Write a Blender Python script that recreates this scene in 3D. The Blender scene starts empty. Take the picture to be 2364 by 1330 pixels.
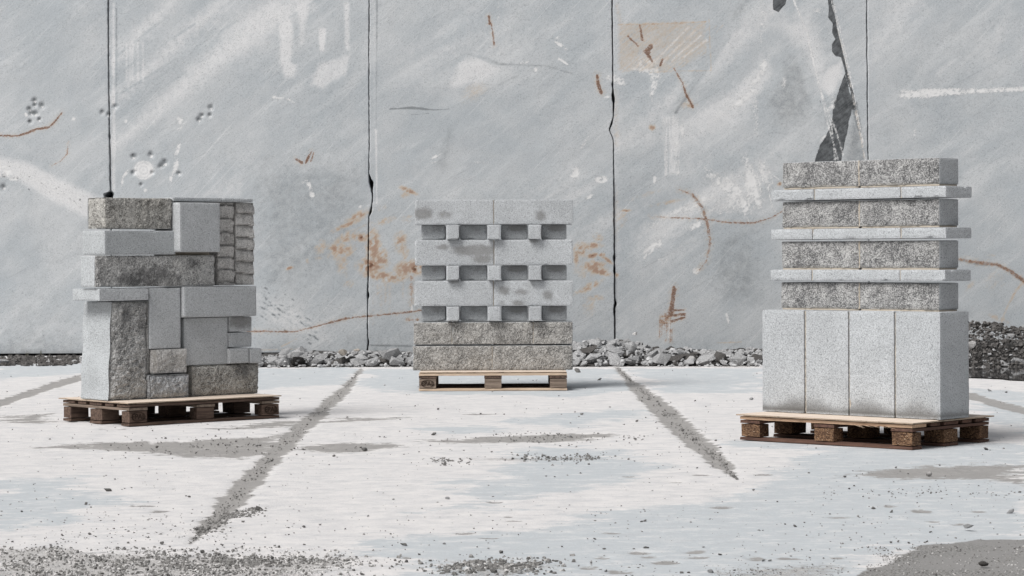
import bpy, bmesh, math, random
import numpy as np
from mathutils import Vector, Matrix, Quaternion
R_ = math.radians
S = bpy.context.scene
C = S.collection

# ------------------------------------------------------------------ camera
F, H, HY, ROLL = 5672.0, 1.089, 591.1, -0.0039       # focal (px of 2364), eye height (m), horizon row, roll
cam_d = bpy.data.cameras.new('camera'); cam = bpy.data.objects.new('camera', cam_d); C.objects.link(cam)
cam.location = (0, 0, H)
cam.matrix_world = Matrix.Translation((0, 0, H)) @ Matrix.Rotation(R_(90), 4, 'X') @ Matrix.Rotation(ROLL, 4, 'Z')
cam_d.sensor_width = 36; cam_d.lens = F / 2364 * 36
cam_d.shift_y = -(665 - HY) / 2364
cam_d.clip_start = 0.1; cam_d.clip_end = 2000
S.camera = cam
# ------------------------------------------------------------------ sky and light (bright overcast, light from the front left)
SUN_EL, SUN_AZ = 50, 225
w = bpy.data.worlds.new('World'); S.world = w; w.use_nodes = True
nt = w.node_tree; nt.nodes.clear()
sky = nt.nodes.new('ShaderNodeTexSky'); sky.sky_type = 'NISHITA'; sky.sun_disc = False
sky.sun_elevation = R_(SUN_EL); sky.sun_rotation = R_(SUN_AZ); sky.dust_density = 4; sky.ozone_density = 1
hs = nt.nodes.new('ShaderNodeHueSaturation'); hs.inputs['Saturation'].default_value = 0.22
bg = nt.nodes.new('ShaderNodeBackground'); bg.inputs['Strength'].default_value = 0.066
wo = nt.nodes.new('ShaderNodeOutputWorld')
nt.links.new(sky.outputs[0], hs.inputs['Color']); nt.links.new(hs.outputs[0], bg.inputs[0]); nt.links.new(bg.outputs[0], wo.inputs[0])
sd = bpy.data.lights.new('sun', 'SUN'); sd.energy = 2.7; sd.angle = R_(30); sd.color = (1.0, 0.975, 0.95)
so = bpy.data.objects.new('sun', sd); C.objects.link(so)
az = R_(SUN_AZ); tosun = Vector((math.sin(az) * math.cos(R_(SUN_EL)), math.cos(az) * math.cos(R_(SUN_EL)), math.sin(R_(SUN_EL))))
so.rotation_euler = tosun.to_track_quat('Z', 'Y').to_euler(); so.location = (-6, -6, 10)
S.view_settings.view_transform = 'Standard'; S.view_settings.look = 'None'
S.view_settings.exposure = 0.36; S.view_settings.gamma = 1
rng = np.random.default_rng(7); random.seed(7)

# ------------------------------------------------------------------ noise (numpy)
def _h(ix, iy, iz, seed):
    n = (ix.astype(np.int64) * 374761393 + iy.astype(np.int64) * 668265263 + iz.astype(np.int64) * 2147483647 + seed * 974711) & 0xffffffff
    n = ((n ^ (n >> 13)) * 1274126177) & 0xffffffff
    n = (n ^ (n >> 16)) & 0xffffffff
    n = ((n ^ (n >> 15)) * 2246822519) & 0xffffffff
    return ((n ^ (n >> 13)) & 0xffff) / 65535.0
def vn(x, y, z=None, seed=0):
    x = np.asarray(x, float); y = np.asarray(y, float); z = np.zeros_like(x) if z is None else np.asarray(z, float)
    ix, iy, iz = np.floor(x), np.floor(y), np.floor(z)
    fx, fy, fz = x - ix, y - iy, z - iz
    fx = fx * fx * (3 - 2 * fx); fy = fy * fy * (3 - 2 * fy); fz = fz * fz * (3 - 2 * fz)
    out = 0
    for a in (0, 1):
        for b in (0, 1):
            for c in (0, 1):
                out = out + _h(ix + a, iy + b, iz + c, seed) * (fx if a else 1 - fx) * (fy if b else 1 - fy) * (fz if c else 1 - fz)
    return out * 2 - 1
def fbm(x, y, z=None, o=4, seed=0, g=0.5):
    s = 0; a = 1; t = 0
    for i in range(o):
        k = 2.03 ** i
        s = s + a * vn(x * k, y * k, None if z is None else z * k, seed + 17 * i); t += a; a *= g
    return s / t

# ------------------------------------------------------------------ survey helpers: read the site's plan / elevation into metres
def ray(px, py):
    x = px - 1182; y = py - HY; c, s = math.cos(-ROLL), math.sin(-ROLL)
    return (x * c - y * s) / F, (x * s + y * c) / F
WALL_Y = 27.2
def gp(px, py, z=0.0):
    a, b = ray(px, py); Y = (H - z) / b; return a * Y, Y
def wp(px, py, Y=WALL_Y):
    a, b = ray(px, py); return a * Y, H - b * Y
PAL = {'L': (-2.4655, 15.793, 0.732), 'R': (1.3355, 14.45, -0.7452), 'M': (-0.7575, 19.82, 0.004)}
def front(P, v, px, py):
    x0, y0, a = PAL[P]; n = (-math.sin(a), math.cos(a)); A, b = ray(px, py)
    Y = (v + n[0] * x0 + n[1] * y0) / (n[0] * A + n[1]); X = A * Y
    return (X - x0) * math.cos(a) + (Y - y0) * math.sin(a), H - b * Y
def sidev(P, u, px, py):
    x0, y0, a = PAL[P]; n = (math.cos(a), math.sin(a)); A, b = ray(px, py)
    Y = (u + n[0] * x0 + n[1] * y0) / (n[0] * A + n[1]); X = A * Y
    return -(X - x0) * math.sin(a) + (Y - y0) * math.cos(a)
def to_world(P, u, v, z):
    x0, y0, a = PAL[P]
    return (x0 + u * math.cos(a) - v * math.sin(a), y0 + u * math.sin(a) + v * math.cos(a), z)

# ------------------------------------------------------------------ object helpers
def tag(o, label=None, cat=None, group=None, kind=None):
    if label: o['label'] = label
    if cat: o['category'] = cat
    if group: o['group'] = group
    if kind: o['kind'] = kind
    return o
def mesh_obj(name, verts, faces, mats, parent=None, midx=None, smooth=False):
    me = bpy.data.meshes.new(name)
    me.from_pydata([tuple(v) for v in verts], [], [tuple(f) for f in faces])
    for m in (mats if isinstance(mats, (list, tuple)) else [mats]): me.materials.append(m)
    if midx is not None: me.polygons.foreach_set('material_index', np.asarray(midx, np.int32))
    me.polygons.foreach_set('use_smooth', [smooth] * len(me.polygons))
    me.update()
    o = bpy.data.objects.new(name, me); C.objects.link(o); o.parent = parent
    return o
def empty(name, loc, rz=0):
    o = bpy.data.objects.new(name, None); C.objects.link(o); o.location = loc; o.rotation_euler = (0, 0, rz); o.empty_display_size = .2
    return o
def set_col(o, name, arr):      # arr (N,4)
    at = o.data.color_attributes.new(name, 'FLOAT_COLOR', 'POINT')
    at.data.foreach_set('color', np.ascontiguousarray(arr, np.float32).ravel())

# ------------------------------------------------------------------ material helpers
class M:
    def __init__(s, name, rough=0.9, spec=0.25):
        s.m = bpy.data.materials.new(name); s.m.use_nodes = True; s.t = s.m.node_tree; s.t.nodes.clear()
        s.out = s.n('ShaderNodeOutputMaterial'); s.b = s.n('ShaderNodeBsdfPrincipled')
        s.b.inputs['Roughness'].default_value = rough; s.b.inputs['Specular IOR Level'].default_value = spec
        s.l(s.b.outputs[0], s.out.inputs[0]); s.tc = s.n('ShaderNodeTexCoord')
    def n(s, t): return s.t.nodes.new(t)
    def l(s, a, b): s.t.links.new(a, b)
    def put(s, sock, v):
        if isinstance(v, (int, float)): sock.default_value = v
        elif isinstance(v, (tuple, list)): sock.default_value = (*v, 1) if len(v) == 3 and sock.type == 'RGBA' else v
        else: s.l(v, sock)
    def coord(s, scale=(1, 1, 1), rnd=False, rot=(0, 0, 0)):
        mp = s.n('ShaderNodeMapping'); mp.inputs['Rotation'].default_value = rot
        if any(rot): mp.vector_type = 'TEXTURE'; scale = tuple(1 / q for q in scale)      # turn first, then stretch
        mp.inputs['Scale'].default_value = scale
        src = s.tc.outputs['Object']
        if rnd:
            oi = s.n('ShaderNodeObjectInfo'); k = s.math('MULTIPLY', oi.outputs['Random'], 37.0)
            a = s.n('ShaderNodeVectorMath'); a.operation = 'ADD'; s.l(src, a.inputs[0]); s.l(k, a.inputs[1]); src = a.outputs[0]
        s.l(src, mp.inputs[0]); return mp.outputs[0]
    def noise(s, co, scale, detail=3, rough=.5, dist=0):
        q = s.n('ShaderNodeTexNoise'); s.l(co, q.inputs['Vector']); q.inputs['Scale'].default_value = scale
        q.inputs['Detail'].default_value = detail; q.inputs['Roughness'].default_value = rough; q.inputs['Distortion'].default_value = dist
        return q.outputs['Fac']
    def vor(s, co, scale, feat='F1'):
        q = s.n('ShaderNodeTexVoronoi'); q.feature = feat; s.l(co, q.inputs['Vector']); q.inputs['Scale'].default_value = scale
        return q.outputs['Distance']
    def ramp(s, fac, lo, hi, a=0.0, b=1.0):
        q = s.n('ShaderNodeMapRange'); q.interpolation_type = 'SMOOTHSTEP'; s.put(q.inputs[0], fac)
        q.inputs[1].default_value = lo; q.inputs[2].default_value = hi; q.inputs[3].default_value = a; q.inputs[4].default_value = b
        return q.outputs[0]
    def math(s, op, a, b=0.0, clamp=False):
        q = s.n('ShaderNodeMath'); q.operation = op; q.use_clamp = clamp; s.put(q.inputs[0], a); s.put(q.inputs[1], b); return q.outputs[0]
    def mix(s, fac, a, b, mode='MIX'):
        q = s.n('ShaderNodeMix'); q.data_type = 'RGBA'; q.blend_type = mode; q.clamp_factor = True
        s.put(q.inputs[0], fac); s.put(q.inputs[6], a); s.put(q.inputs[7], b); return q.outputs[2]
    def attr(s, name):
        q = s.n('ShaderNodeAttribute'); q.attribute_name = name
        sp = s.n('ShaderNodeSeparateColor'); s.l(q.outputs['Color'], sp.inputs[0])
        return sp.outputs[0], sp.outputs[1], sp.outputs[2], q.outputs['Alpha']
    def bump(s, h, strength=.5, dist=.01):
        q = s.n('ShaderNodeBump'); q.inputs['Strength'].default_value = strength; q.inputs['Distance'].default_value = dist
        s.l(h, q.inputs['Height']); s.l(q.outputs[0], s.b.inputs['Normal'])
    def color(s, c): s.put(s.b.inputs['Base Color'], c)
    def rough(s, v): s.put(s.b.inputs['Roughness'], v)

def stone_smooth(name, base, dark, amt=.75, sc=1.0, warm=0.0):
    m = M(name, .85, .2); co = m.coord(rnd=True)
    st = m.coord((1, 1, 1.6), rnd=True, rot=(.5, .6, .3))
    sp = m.ramp(m.noise(st, 118 * sc, 3, .75, .3), .52, .63)
    sp2 = m.ramp(m.noise(co, 190 * sc, 2, .6), .53, .62)
    sp = m.math('MAXIMUM', m.math('MULTIPLY', sp, 1.0), m.math('MULTIPLY', sp2, .6))
    cl = m.noise(co, 4.5, 5, .6)
    c = m.mix(m.ramp(cl, .3, .72), base, tuple(x * .86 for x in base))
    oi = m.n('ShaderNodeObjectInfo')
    c = m.mix(m.math('MULTIPLY', oi.outputs['Random'], .16), c, tuple(x * .55 for x in base))
    hi = m.ramp(m.noise(co, 160 * sc, 2, .5), .56, .7)
    c = m.mix(m.math('MULTIPLY', hi, .45), c, tuple(min(x * 1.35, .8) for x in base))
    c = m.mix(m.math('MULTIPLY', sp, amt), c, dark)
    r, g, b, a = m.attr('stain')
    nz = m.noise(co, 22, 4, .7)
    dm = m.ramp(m.math('ADD', r, m.math('MULTIPLY', m.math('SUBTRACT', nz, .5), .6)), .22, .66)
    c = m.mix(m.math('MULTIPLY', dm, .66), c, (.16, .157, .152))
    bd = m.ramp(m.math('ADD', g, m.math('MULTIPLY', m.math('SUBTRACT', nz, .5), .8)), .3, .7)
    c = m.mix(m.math('MULTIPLY', bd, .6), c, (.50, .46, .41))
    ft = m.math('MULTIPLY', b, m.ramp(m.math('ADD', nz, m.math('MULTIPLY', b, .8)), .35, 1.0))
    c = m.mix(m.math('MULTIPLY', ft, 1.0, True), c, (.12, .118, .114))
    m.color(c); m.bump(m.math('ADD', m.noise(co, 130 * sc, 3, .7), m.math('MULTIPLY', sp, -.6)), .55, .004)
    return m.m
def stone_rough(name, light, dark, bias=.5, warm=(.36, .33, .28)):
    m = M(name, .9, .2); co = m.coord(rnd=True)
    n1 = m.noise(co, 135, 4, .85); n2 = m.noise(co, 9, 5, .65); n3 = m.noise(co, 42, 3, .7)
    vs = m.noise(m.coord((1, 1, .28), rnd=True), 16, 4, .7)
    f = m.math('ADD', m.math('MULTIPLY', n1, 1.35), m.math('ADD', m.math('MULTIPLY', m.math('ADD', m.math('MULTIPLY', n2, .5), m.math('MULTIPLY', vs, .3)), .72), m.math('MULTIPLY', n3, .28)))
    f = m.ramp(f, .94 + .35 * bias, 1.23 + .35 * bias)
    c = m.mix(f, dark, light)
    wv = m.ramp(m.noise(co, 5.5, 4, .6), .5, .72)
    c = m.mix(m.math('MULTIPLY', wv, .14), c, warm)
    wt = m.ramp(m.noise(co, 75, 2, .8), .62, .74)
    c = m.mix(m.math('MULTIPLY', wt, .65), c, (.62, .62, .6))
    r, g, b, a = m.attr('stain')
    nz = m.noise(co, 14, 4, .7)
    dm = m.ramp(m.math('ADD', r, m.math('MULTIPLY', m.math('SUBTRACT', nz, .5), .9)), .25, .75)
    c = m.mix(m.math('MULTIPLY', dm, .72), c, (.07, .07, .072))
    bd = m.ramp(m.math('ADD', g, m.math('MULTIPLY', m.math('SUBTRACT', nz, .5), .8)), .3, .7)
    c = m.mix(m.math('MULTIPLY', bd, .6), c, (.50, .47, .42))
    m.color(c); m.bump(m.math('ADD', n1, m.math('MULTIPLY', n3, .8)), .9, .010)
    return m.m
def wood(name, a, b, axis='x', grime=.4, grimec=(.03, .025, .02)):
    m = M(name, .85, .15)
    s = (2.5, 60, 60) if axis == 'x' else (60, 2.5, 60)
    co = m.coord(s, rnd=True); c2 = m.coord(rnd=True)
    n1 = m.noise(co, 1, 5, .6, .5); n2 = m.noise(c2, 9, 4, .65)
    c = m.mix(m.ramp(n1, .33, .68), a, b)
    oi = m.n('ShaderNodeObjectInfo'); c = m.mix(m.math('MULTIPLY', oi.outputs['Random'], .35), c, b)
    c = m.mix(m.math('MULTIPLY', m.ramp(n2, .5, .75), grime), c, grimec)
    m.color(c); m.bump(n1, .5, .003); return m.m

MAT = {}
MAT['granite'] = stone_smooth('granite_sawn', (.50, .525, .54), (.10, .105, .11), .70)
MAT['granite_mid'] = stone_smooth('granite_sawn_coarse', (.50, .522, .54), (.10, .103, .11), .66)
MAT['granite_dull'] = stone_smooth('granite_sawn_dull', (.45, .47, .485), (.10, .104, .11), .70)
MAT['split'] = stone_rough('granite_split', (.54, .54, .535), (.095, .096, .099), .11, (.40, .38, .35))
MAT['split_dark'] = stone_rough('granite_split_weathered', (.50, .49, .47), (.10, .098, .094), .03)
MAT['split_light'] = stone_rough('granite_split_fresh', (.62, .61, .595), (.22, .218, .212), -.04, (.42, .39, .35))
m = M('mortar', .95, .1); co = m.coord(); m.color(m.mix(m.noise(co, 60, 3), (.36, .31, .25), (.55, .50, .43))); m.bump(m.noise(co, 150, 3), .5, .004); MAT['mortar'] = m.m

# ------------------------------------------------------------------ setting: ground
def seg_dist(X, Y, pts):
    d = np.full(X.shape, 1e9); wi = np.zeros(X.shape)
    for i in range(len(pts) - 1):
        ax, ay, aw = pts[i]; bx, by, bw = pts[i + 1]
        dx, dy = bx - ax, by - ay; L = dx * dx + dy * dy + 1e-12
        t = np.clip(((X - ax) * dx + (Y - ay) * dy) / L, 0, 1)
        q = np.hypot(X - ax - t * dx, Y - ay - t * dy); ww = aw + (bw - aw) * t
        k = (q - ww) < (d - wi); d = np.where(k, q, d); wi = np.where(k, ww, wi)
    return d - wi
def poly_dist(X, Y, P):
    n = len(P); d = np.full(X.shape, 1e9); ins = np.zeros(X.shape, bool)
    for i in range(n):
        ax, ay = P[i]; bx, by = P[(i + 1) % n]
        dx, dy = bx - ax, by - ay; L = dx * dx + dy * dy + 1e-12
        t = np.clip(((X - ax) * dx + (Y - ay) * dy) / L, 0, 1)
        d = np.minimum(d, np.hypot(X - ax - t * dx, Y - ay - t * dy))
        c = ((ay > Y) != (by > Y)) & (X < (bx - ax) * (Y - ay) / (by - ay + 1e-12) + ax); ins ^= c
    return np.where(ins, -d, d)
def grid_mesh(name, X, Y, Z, mat, cols=None):
    nr, nc = X.shape
    me = bpy.data.meshes.new(name)
    me.vertices.add(nr * nc); me.vertices.foreach_set('co', np.stack([X, Y, Z], -1).astype(np.float32).ravel())
    i = np.arange(nr * nc).reshape(nr, nc)
    f = np.stack([i[:-1, :-1], i[:-1, 1:], i[1:, 1:], i[1:, :-1]], -1).reshape(-1, 4)
    me.loops.add(f.size); me.loops.foreach_set('vertex_index', f.ravel().astype(np.int32))
    me.polygons.add(len(f)); me.polygons.foreach_set('loop_start', np.arange(0, f.size, 4, dtype=np.int32))
    me.polygons.foreach_set('use_smooth', np.ones(len(f), bool))
    me.materials.append(mat); me.update(calc_edges=True); me.validate()
    o = bpy.data.objects.new(name, me); C.objects.link(o)
    for k, v in (cols or {}).items(): set_col(o, k, v)
    return o

def ground_material():
    m = M('quarry_floor', .88, .25); co = m.coord()
    mud, blue, wet, dirt = m.attr('mask')
    sub = lambda x, k: m.math('MULTIPLY', m.math('SUBTRACT', x, .5), k)
    n_f = m.noise(co, 60, 4, .7); n_m = m.noise(co, 6, 8, .74); n_l = m.noise(co, 1.3, 7, .68)
    sweep = m.noise(m.coord((.55, 1.6, 1), rot=(0, 0, R_(5))), 2.6, 9, .74, .3)
    stk = m.noise(m.coord((1, 1.5, 1), rot=(0, 0, R_(6))), 6, 8, .76)
    arc = m.noise(m.coord((.25, 2.4, 1), rot=(0, 0, R_(-7))), 3.0, 8, .75)
    white = m.mix(m.ramp(n_m, .35, .66), (.625, .61, .603), (.53, .526, .53))
    white = m.mix(m.math('MULTIPLY', m.ramp(m.noise(co, 9, 7, .8), .5, .62), .42), white, (.50, .50, .505))
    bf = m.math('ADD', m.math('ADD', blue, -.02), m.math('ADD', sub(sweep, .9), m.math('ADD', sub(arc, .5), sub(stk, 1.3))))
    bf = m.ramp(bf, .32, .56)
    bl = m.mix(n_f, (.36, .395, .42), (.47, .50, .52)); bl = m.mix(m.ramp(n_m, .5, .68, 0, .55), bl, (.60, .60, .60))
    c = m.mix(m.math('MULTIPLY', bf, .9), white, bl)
    c = m.mix(m.math('MULTIPLY', m.ramp(stk, .515, .61), .42), c, (.41, .42, .435))
    c = m.mix(m.math('MULTIPLY', m.ramp(stk, .48, .40), .35), c, (.66, .645, .635))
    sc = m.ramp(m.noise(m.coord((.5, 5, 1), rot=(0, 0, R_(5))), 9, 5, .82), .57, .68)
    c = m.mix(m.math('MULTIPLY', sc, .34), c, (.40, .405, .41))
    wsc = m.ramp(m.noise(m.coord((.22, 5, 1), rot=(0, 0, R_(-16))), 5, 4, .7), .62, .68)
    c = m.mix(m.math('MULTIPLY', wsc, .35), c, (.72, .71, .70))
    spk = m.ramp(m.noise(co, 42, 3, .8), .635, .69)
    c = m.mix(m.math('MULTIPLY', spk, .55), c, (.24, .235, .23))
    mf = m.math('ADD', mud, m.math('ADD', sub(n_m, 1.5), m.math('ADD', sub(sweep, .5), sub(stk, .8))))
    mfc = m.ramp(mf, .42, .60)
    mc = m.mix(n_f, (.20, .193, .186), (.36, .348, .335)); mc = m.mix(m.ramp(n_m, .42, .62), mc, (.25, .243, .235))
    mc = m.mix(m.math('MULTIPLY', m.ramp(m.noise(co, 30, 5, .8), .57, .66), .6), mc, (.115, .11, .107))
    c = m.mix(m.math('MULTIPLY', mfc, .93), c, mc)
    df = m.ramp(m.math('ADD', dirt, m.math('ADD', sub(m.noise(co, 22, 6, .82), 2.6), sub(n_m, 1.0))), .46, .66)
    dc = m.mix(m.ramp(m.noise(co, 120, 3, .7), .4, .62), (.24, .233, .225), (.50, .485, .47))
    c = m.mix(m.math('MULTIPLY', df, .75), c, dc)
    wf = m.ramp(m.math('ADD', wet, sub(n_m, 1.0)), .44, .58)
    wc = m.mix(m.ramp(m.noise(co, 90, 3, .7), .42, .6), (.15, .148, .145), (.29, .285, .275)); wc = m.mix(m.ramp(n_l, .45, .6), wc, (.235, .23, .225))
    c = m.mix(wf, c, wc)
    m.color(c)
    m.rough(m.math('SUBTRACT', .9, m.math('MULTIPLY', wf, .3)))
    h = m.math('ADD', m.math('MULTIPLY', n_f, .35), m.math('ADD', m.math('MULTIPLY', n_m, .8), m.math('MULTIPLY', df, .4)))
    m.bump(h, .6, .012)
    return m.m
MAT['ground'] = ground_material()

strips = [  # centre line (x, y) with horizontal width, read off the floor
 [(835,850,8),(812,880,22),(790,905,30),(745,945,40),(700,985,52),(655,1025,66),(615,1070,60),(570,1120,64),(530,1165,68),(490,1205,60),(440,1254,10)],
 [(1424,848,14),(1455,880,26),(1490,910,52),(1530,945,64),(1570,985,64),(1620,1030,70),(1660,1065,58),(1702,1108,6)],
]
mud_grey_polys = [
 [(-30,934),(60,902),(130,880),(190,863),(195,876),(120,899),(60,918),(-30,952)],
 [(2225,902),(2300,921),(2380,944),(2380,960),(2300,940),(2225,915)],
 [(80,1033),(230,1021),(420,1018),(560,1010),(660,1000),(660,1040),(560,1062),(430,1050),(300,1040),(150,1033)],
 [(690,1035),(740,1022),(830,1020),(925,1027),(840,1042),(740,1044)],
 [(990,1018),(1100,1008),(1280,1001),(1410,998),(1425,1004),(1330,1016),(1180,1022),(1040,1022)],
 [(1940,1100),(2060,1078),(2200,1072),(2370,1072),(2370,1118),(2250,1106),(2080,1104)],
 [(-20,960),(140,952),(160,975),(60,978),(-20,976)], [(230,990),(330,984),(300,998)],  # soft grey patches beside the left pallet, drawn in the mud tone
 [(460,992),(560,978),(650,966),(720,968),(700,986),(600,994)],  # soft grey patch along the left pallet's long side, same tone
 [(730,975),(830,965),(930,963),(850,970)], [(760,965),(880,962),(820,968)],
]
mudell = [(1416,1230,34,3),(1475,1276,40,6),(1500,1285,30,4),(1540,1299,40,5),(1604,1274,38,6),(1615,1287,34,4),(1745,1288,36,9),(1824,1289,50,4),(1922,1287,36,5),
 (1428,1320,48,9),(1942,1193,60,4),(2130,1180,38,6),(2158,1203,30,4),(2211,1210,44,6),(2256,1180,34,4),(2056,1169,34,4),(1665,1172,44,4),(1145,1159,26,3),(1195,1182,26,3),
 (1174,1192,28,3),(1187,1201,30,3),(1076,1230,32,4),(1129,1241,34,3),(941,1287,36,4),(1100,956,60,3),(860,968,70,2),(330,1168,60,3),(370,1180,30,4),(720,1075,20,3),
 (420,1233,8,3),(1390,1287,34,5),(1360,1310,44,8),(145,1021,26,2),(1760,1096,36,3),(1450,1100,30,2),(1560,1112,22,2),(1620,1096,24,2),(820,966,40,2)]
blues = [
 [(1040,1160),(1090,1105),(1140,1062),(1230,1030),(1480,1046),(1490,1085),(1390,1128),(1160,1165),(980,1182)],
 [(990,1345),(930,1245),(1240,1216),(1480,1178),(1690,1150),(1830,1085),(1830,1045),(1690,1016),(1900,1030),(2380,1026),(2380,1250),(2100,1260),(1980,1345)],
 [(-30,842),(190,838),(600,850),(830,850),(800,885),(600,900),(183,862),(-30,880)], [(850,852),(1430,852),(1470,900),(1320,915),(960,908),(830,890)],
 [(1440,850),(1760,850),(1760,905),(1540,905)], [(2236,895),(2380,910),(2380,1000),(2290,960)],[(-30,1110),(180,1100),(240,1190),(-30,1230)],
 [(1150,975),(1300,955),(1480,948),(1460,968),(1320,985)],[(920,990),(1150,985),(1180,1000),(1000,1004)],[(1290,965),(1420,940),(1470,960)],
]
wets = [[(1960,1345),(2040,1292),(2140,1258),(2260,1246),(2380,1245),(2380,1345)], [(2225,850),(2300,850),(2380,850),(2380,853),(2225,853)]]
dirts = [[(-60,1345),(-60,1268),(120,1262),(330,1276),(560,1285),(820,1290),(830,1305),(640,1345)], [(1000,1345),(1050,1300),(1250,1300),(1262,1322),(1150,1345)],
         [(490,1185),(560,1178),(610,1172),(590,1190),(500,1205)], [(450,1222),(510,1212),(500,1228),(460,1234)], [(1620,1345),(1700,1312),(1900,1300),(1960,1310),(1900,1345)],
         [(1020,1062),(1050,1056),(1400,1052),(1420,1060),(1200,1068)],[(-30,836),(190,833),(190,839),(-30,842)], [(590,843),(960,843),(960,848),(590,848)], [(1320,843),(1770,843),(1770,848),(1320,848)],[(2230,845),(2380,845),(2380,851),(2230,851)]]
rows = [gp(1182, y)[1] for y in np.arange(1345, 812, -1.9)]
Yr = np.concatenate([[-60, -20, -5, 0, 3, 5, 6.5], rows, [28, 30, 36, 60]])
Xc = np.concatenate([[-60, -30, -18, -11, -8.5, -7], np.arange(-6.0, 6.001, .009), [7, 8.5, 11, 18, 30, 60]])
X, Y = np.meshgrid(Xc, Yr)
core = (Y > 7) & (Y < 28) & (np.abs(X) < 6.1)
mask = np.zeros(X.shape + (4,))
xs, ys = X[core], Y[core]
wob = fbm(xs * 2.2, ys * 2.2, o=4, seed=3) * .10 + fbm(xs * 9, ys * 9, o=3, seed=5) * .03
def soft(d, wd): return np.clip(.5 - d / (2 * wd), 0, 1)
mud = np.zeros(xs.shape)
for st in strips:
    pts = [(*gp(a, b), c * .5 / F * gp(a, b)[1]) for a, b, c in st]
    mud = np.maximum(mud, np.clip(.5 - (seg_dist(xs, ys, pts) + wob * .3) / .11, 0, 1.3))
for i, P in enumerate(mud_grey_polys):
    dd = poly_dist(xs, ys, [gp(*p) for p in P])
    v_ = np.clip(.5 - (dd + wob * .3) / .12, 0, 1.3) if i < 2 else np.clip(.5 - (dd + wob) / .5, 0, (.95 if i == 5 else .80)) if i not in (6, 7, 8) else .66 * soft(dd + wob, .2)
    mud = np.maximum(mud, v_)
for cx, cy, rx, ry in mudell:
    gx, gy = gp(cx, cy); a = rx / F * gy * 1.0; b = ry * gy * gy / (F * H)
    q = np.hypot((xs - gx) / a, (ys - gy) / max(b, .04)); mud = np.maximum(mud, .66 * np.clip(1.3 - q + wob * 6, 0, 1))
blue = np.zeros(xs.shape)
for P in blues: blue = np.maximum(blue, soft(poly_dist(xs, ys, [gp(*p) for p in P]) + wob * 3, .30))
wet = np.zeros(xs.shape)
for P in wets: wet = np.maximum(wet, soft(poly_dist(xs, ys, [gp(*p) for p in P]) + wob, .06))
dirt = np.zeros(xs.shape)
for P in dirts: dirt = np.maximum(dirt, .70 * soft(poly_dist(xs, ys, [gp(*p) for p in P]) + wob * 1.2, .12))
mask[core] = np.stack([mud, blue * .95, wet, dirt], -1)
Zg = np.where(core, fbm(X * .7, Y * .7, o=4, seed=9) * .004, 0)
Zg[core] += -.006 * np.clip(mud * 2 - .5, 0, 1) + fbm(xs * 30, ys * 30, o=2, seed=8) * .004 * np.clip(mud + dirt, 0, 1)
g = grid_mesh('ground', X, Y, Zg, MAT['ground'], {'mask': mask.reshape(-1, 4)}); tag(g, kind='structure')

# puddle at the foot of the gravel heap
m = M('puddle_water', .04, .6); m.color((.035, .035, .036)); co = m.coord(); m.bump(m.noise(co, 6, 2), .04, .01); MAT['puddle'] = m.m
pp = [gp(*p) for p in [(2225,853),(2290,851),(2400,850),(2480,852),(2520,866),(2460,890),(2364,881),(2310,876),(2225,874)]]
bm = bmesh.new(); ring = []
for i in range(len(pp)):
    (ax, ay), (bx, by) = pp[i], pp[(i + 1) % len(pp)]
    for t in np.linspace(0, 1, 10, endpoint=False):
        x, y = ax + (bx - ax) * t, ay + (by - ay) * t
        ring.append(bm.verts.new((x + .06 * float(vn(x * 5, y * 5, seed=2)), y + .10 * float(vn(x * 4, y * 4, seed=4)), .009)))
bm.faces.new(ring); me = bpy.data.meshes.new('puddle'); bm.to_mesh(me); bm.free(); me.materials.append(MAT['puddle'])
pud = bpy.data.objects.new('puddle', me); C.objects.link(pud); tag(pud, 'shallow dark puddle in front of the gravel heap', 'puddle', kind='structure')
if me.polygons[0].normal.z < 0: me.flip_normals()

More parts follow.
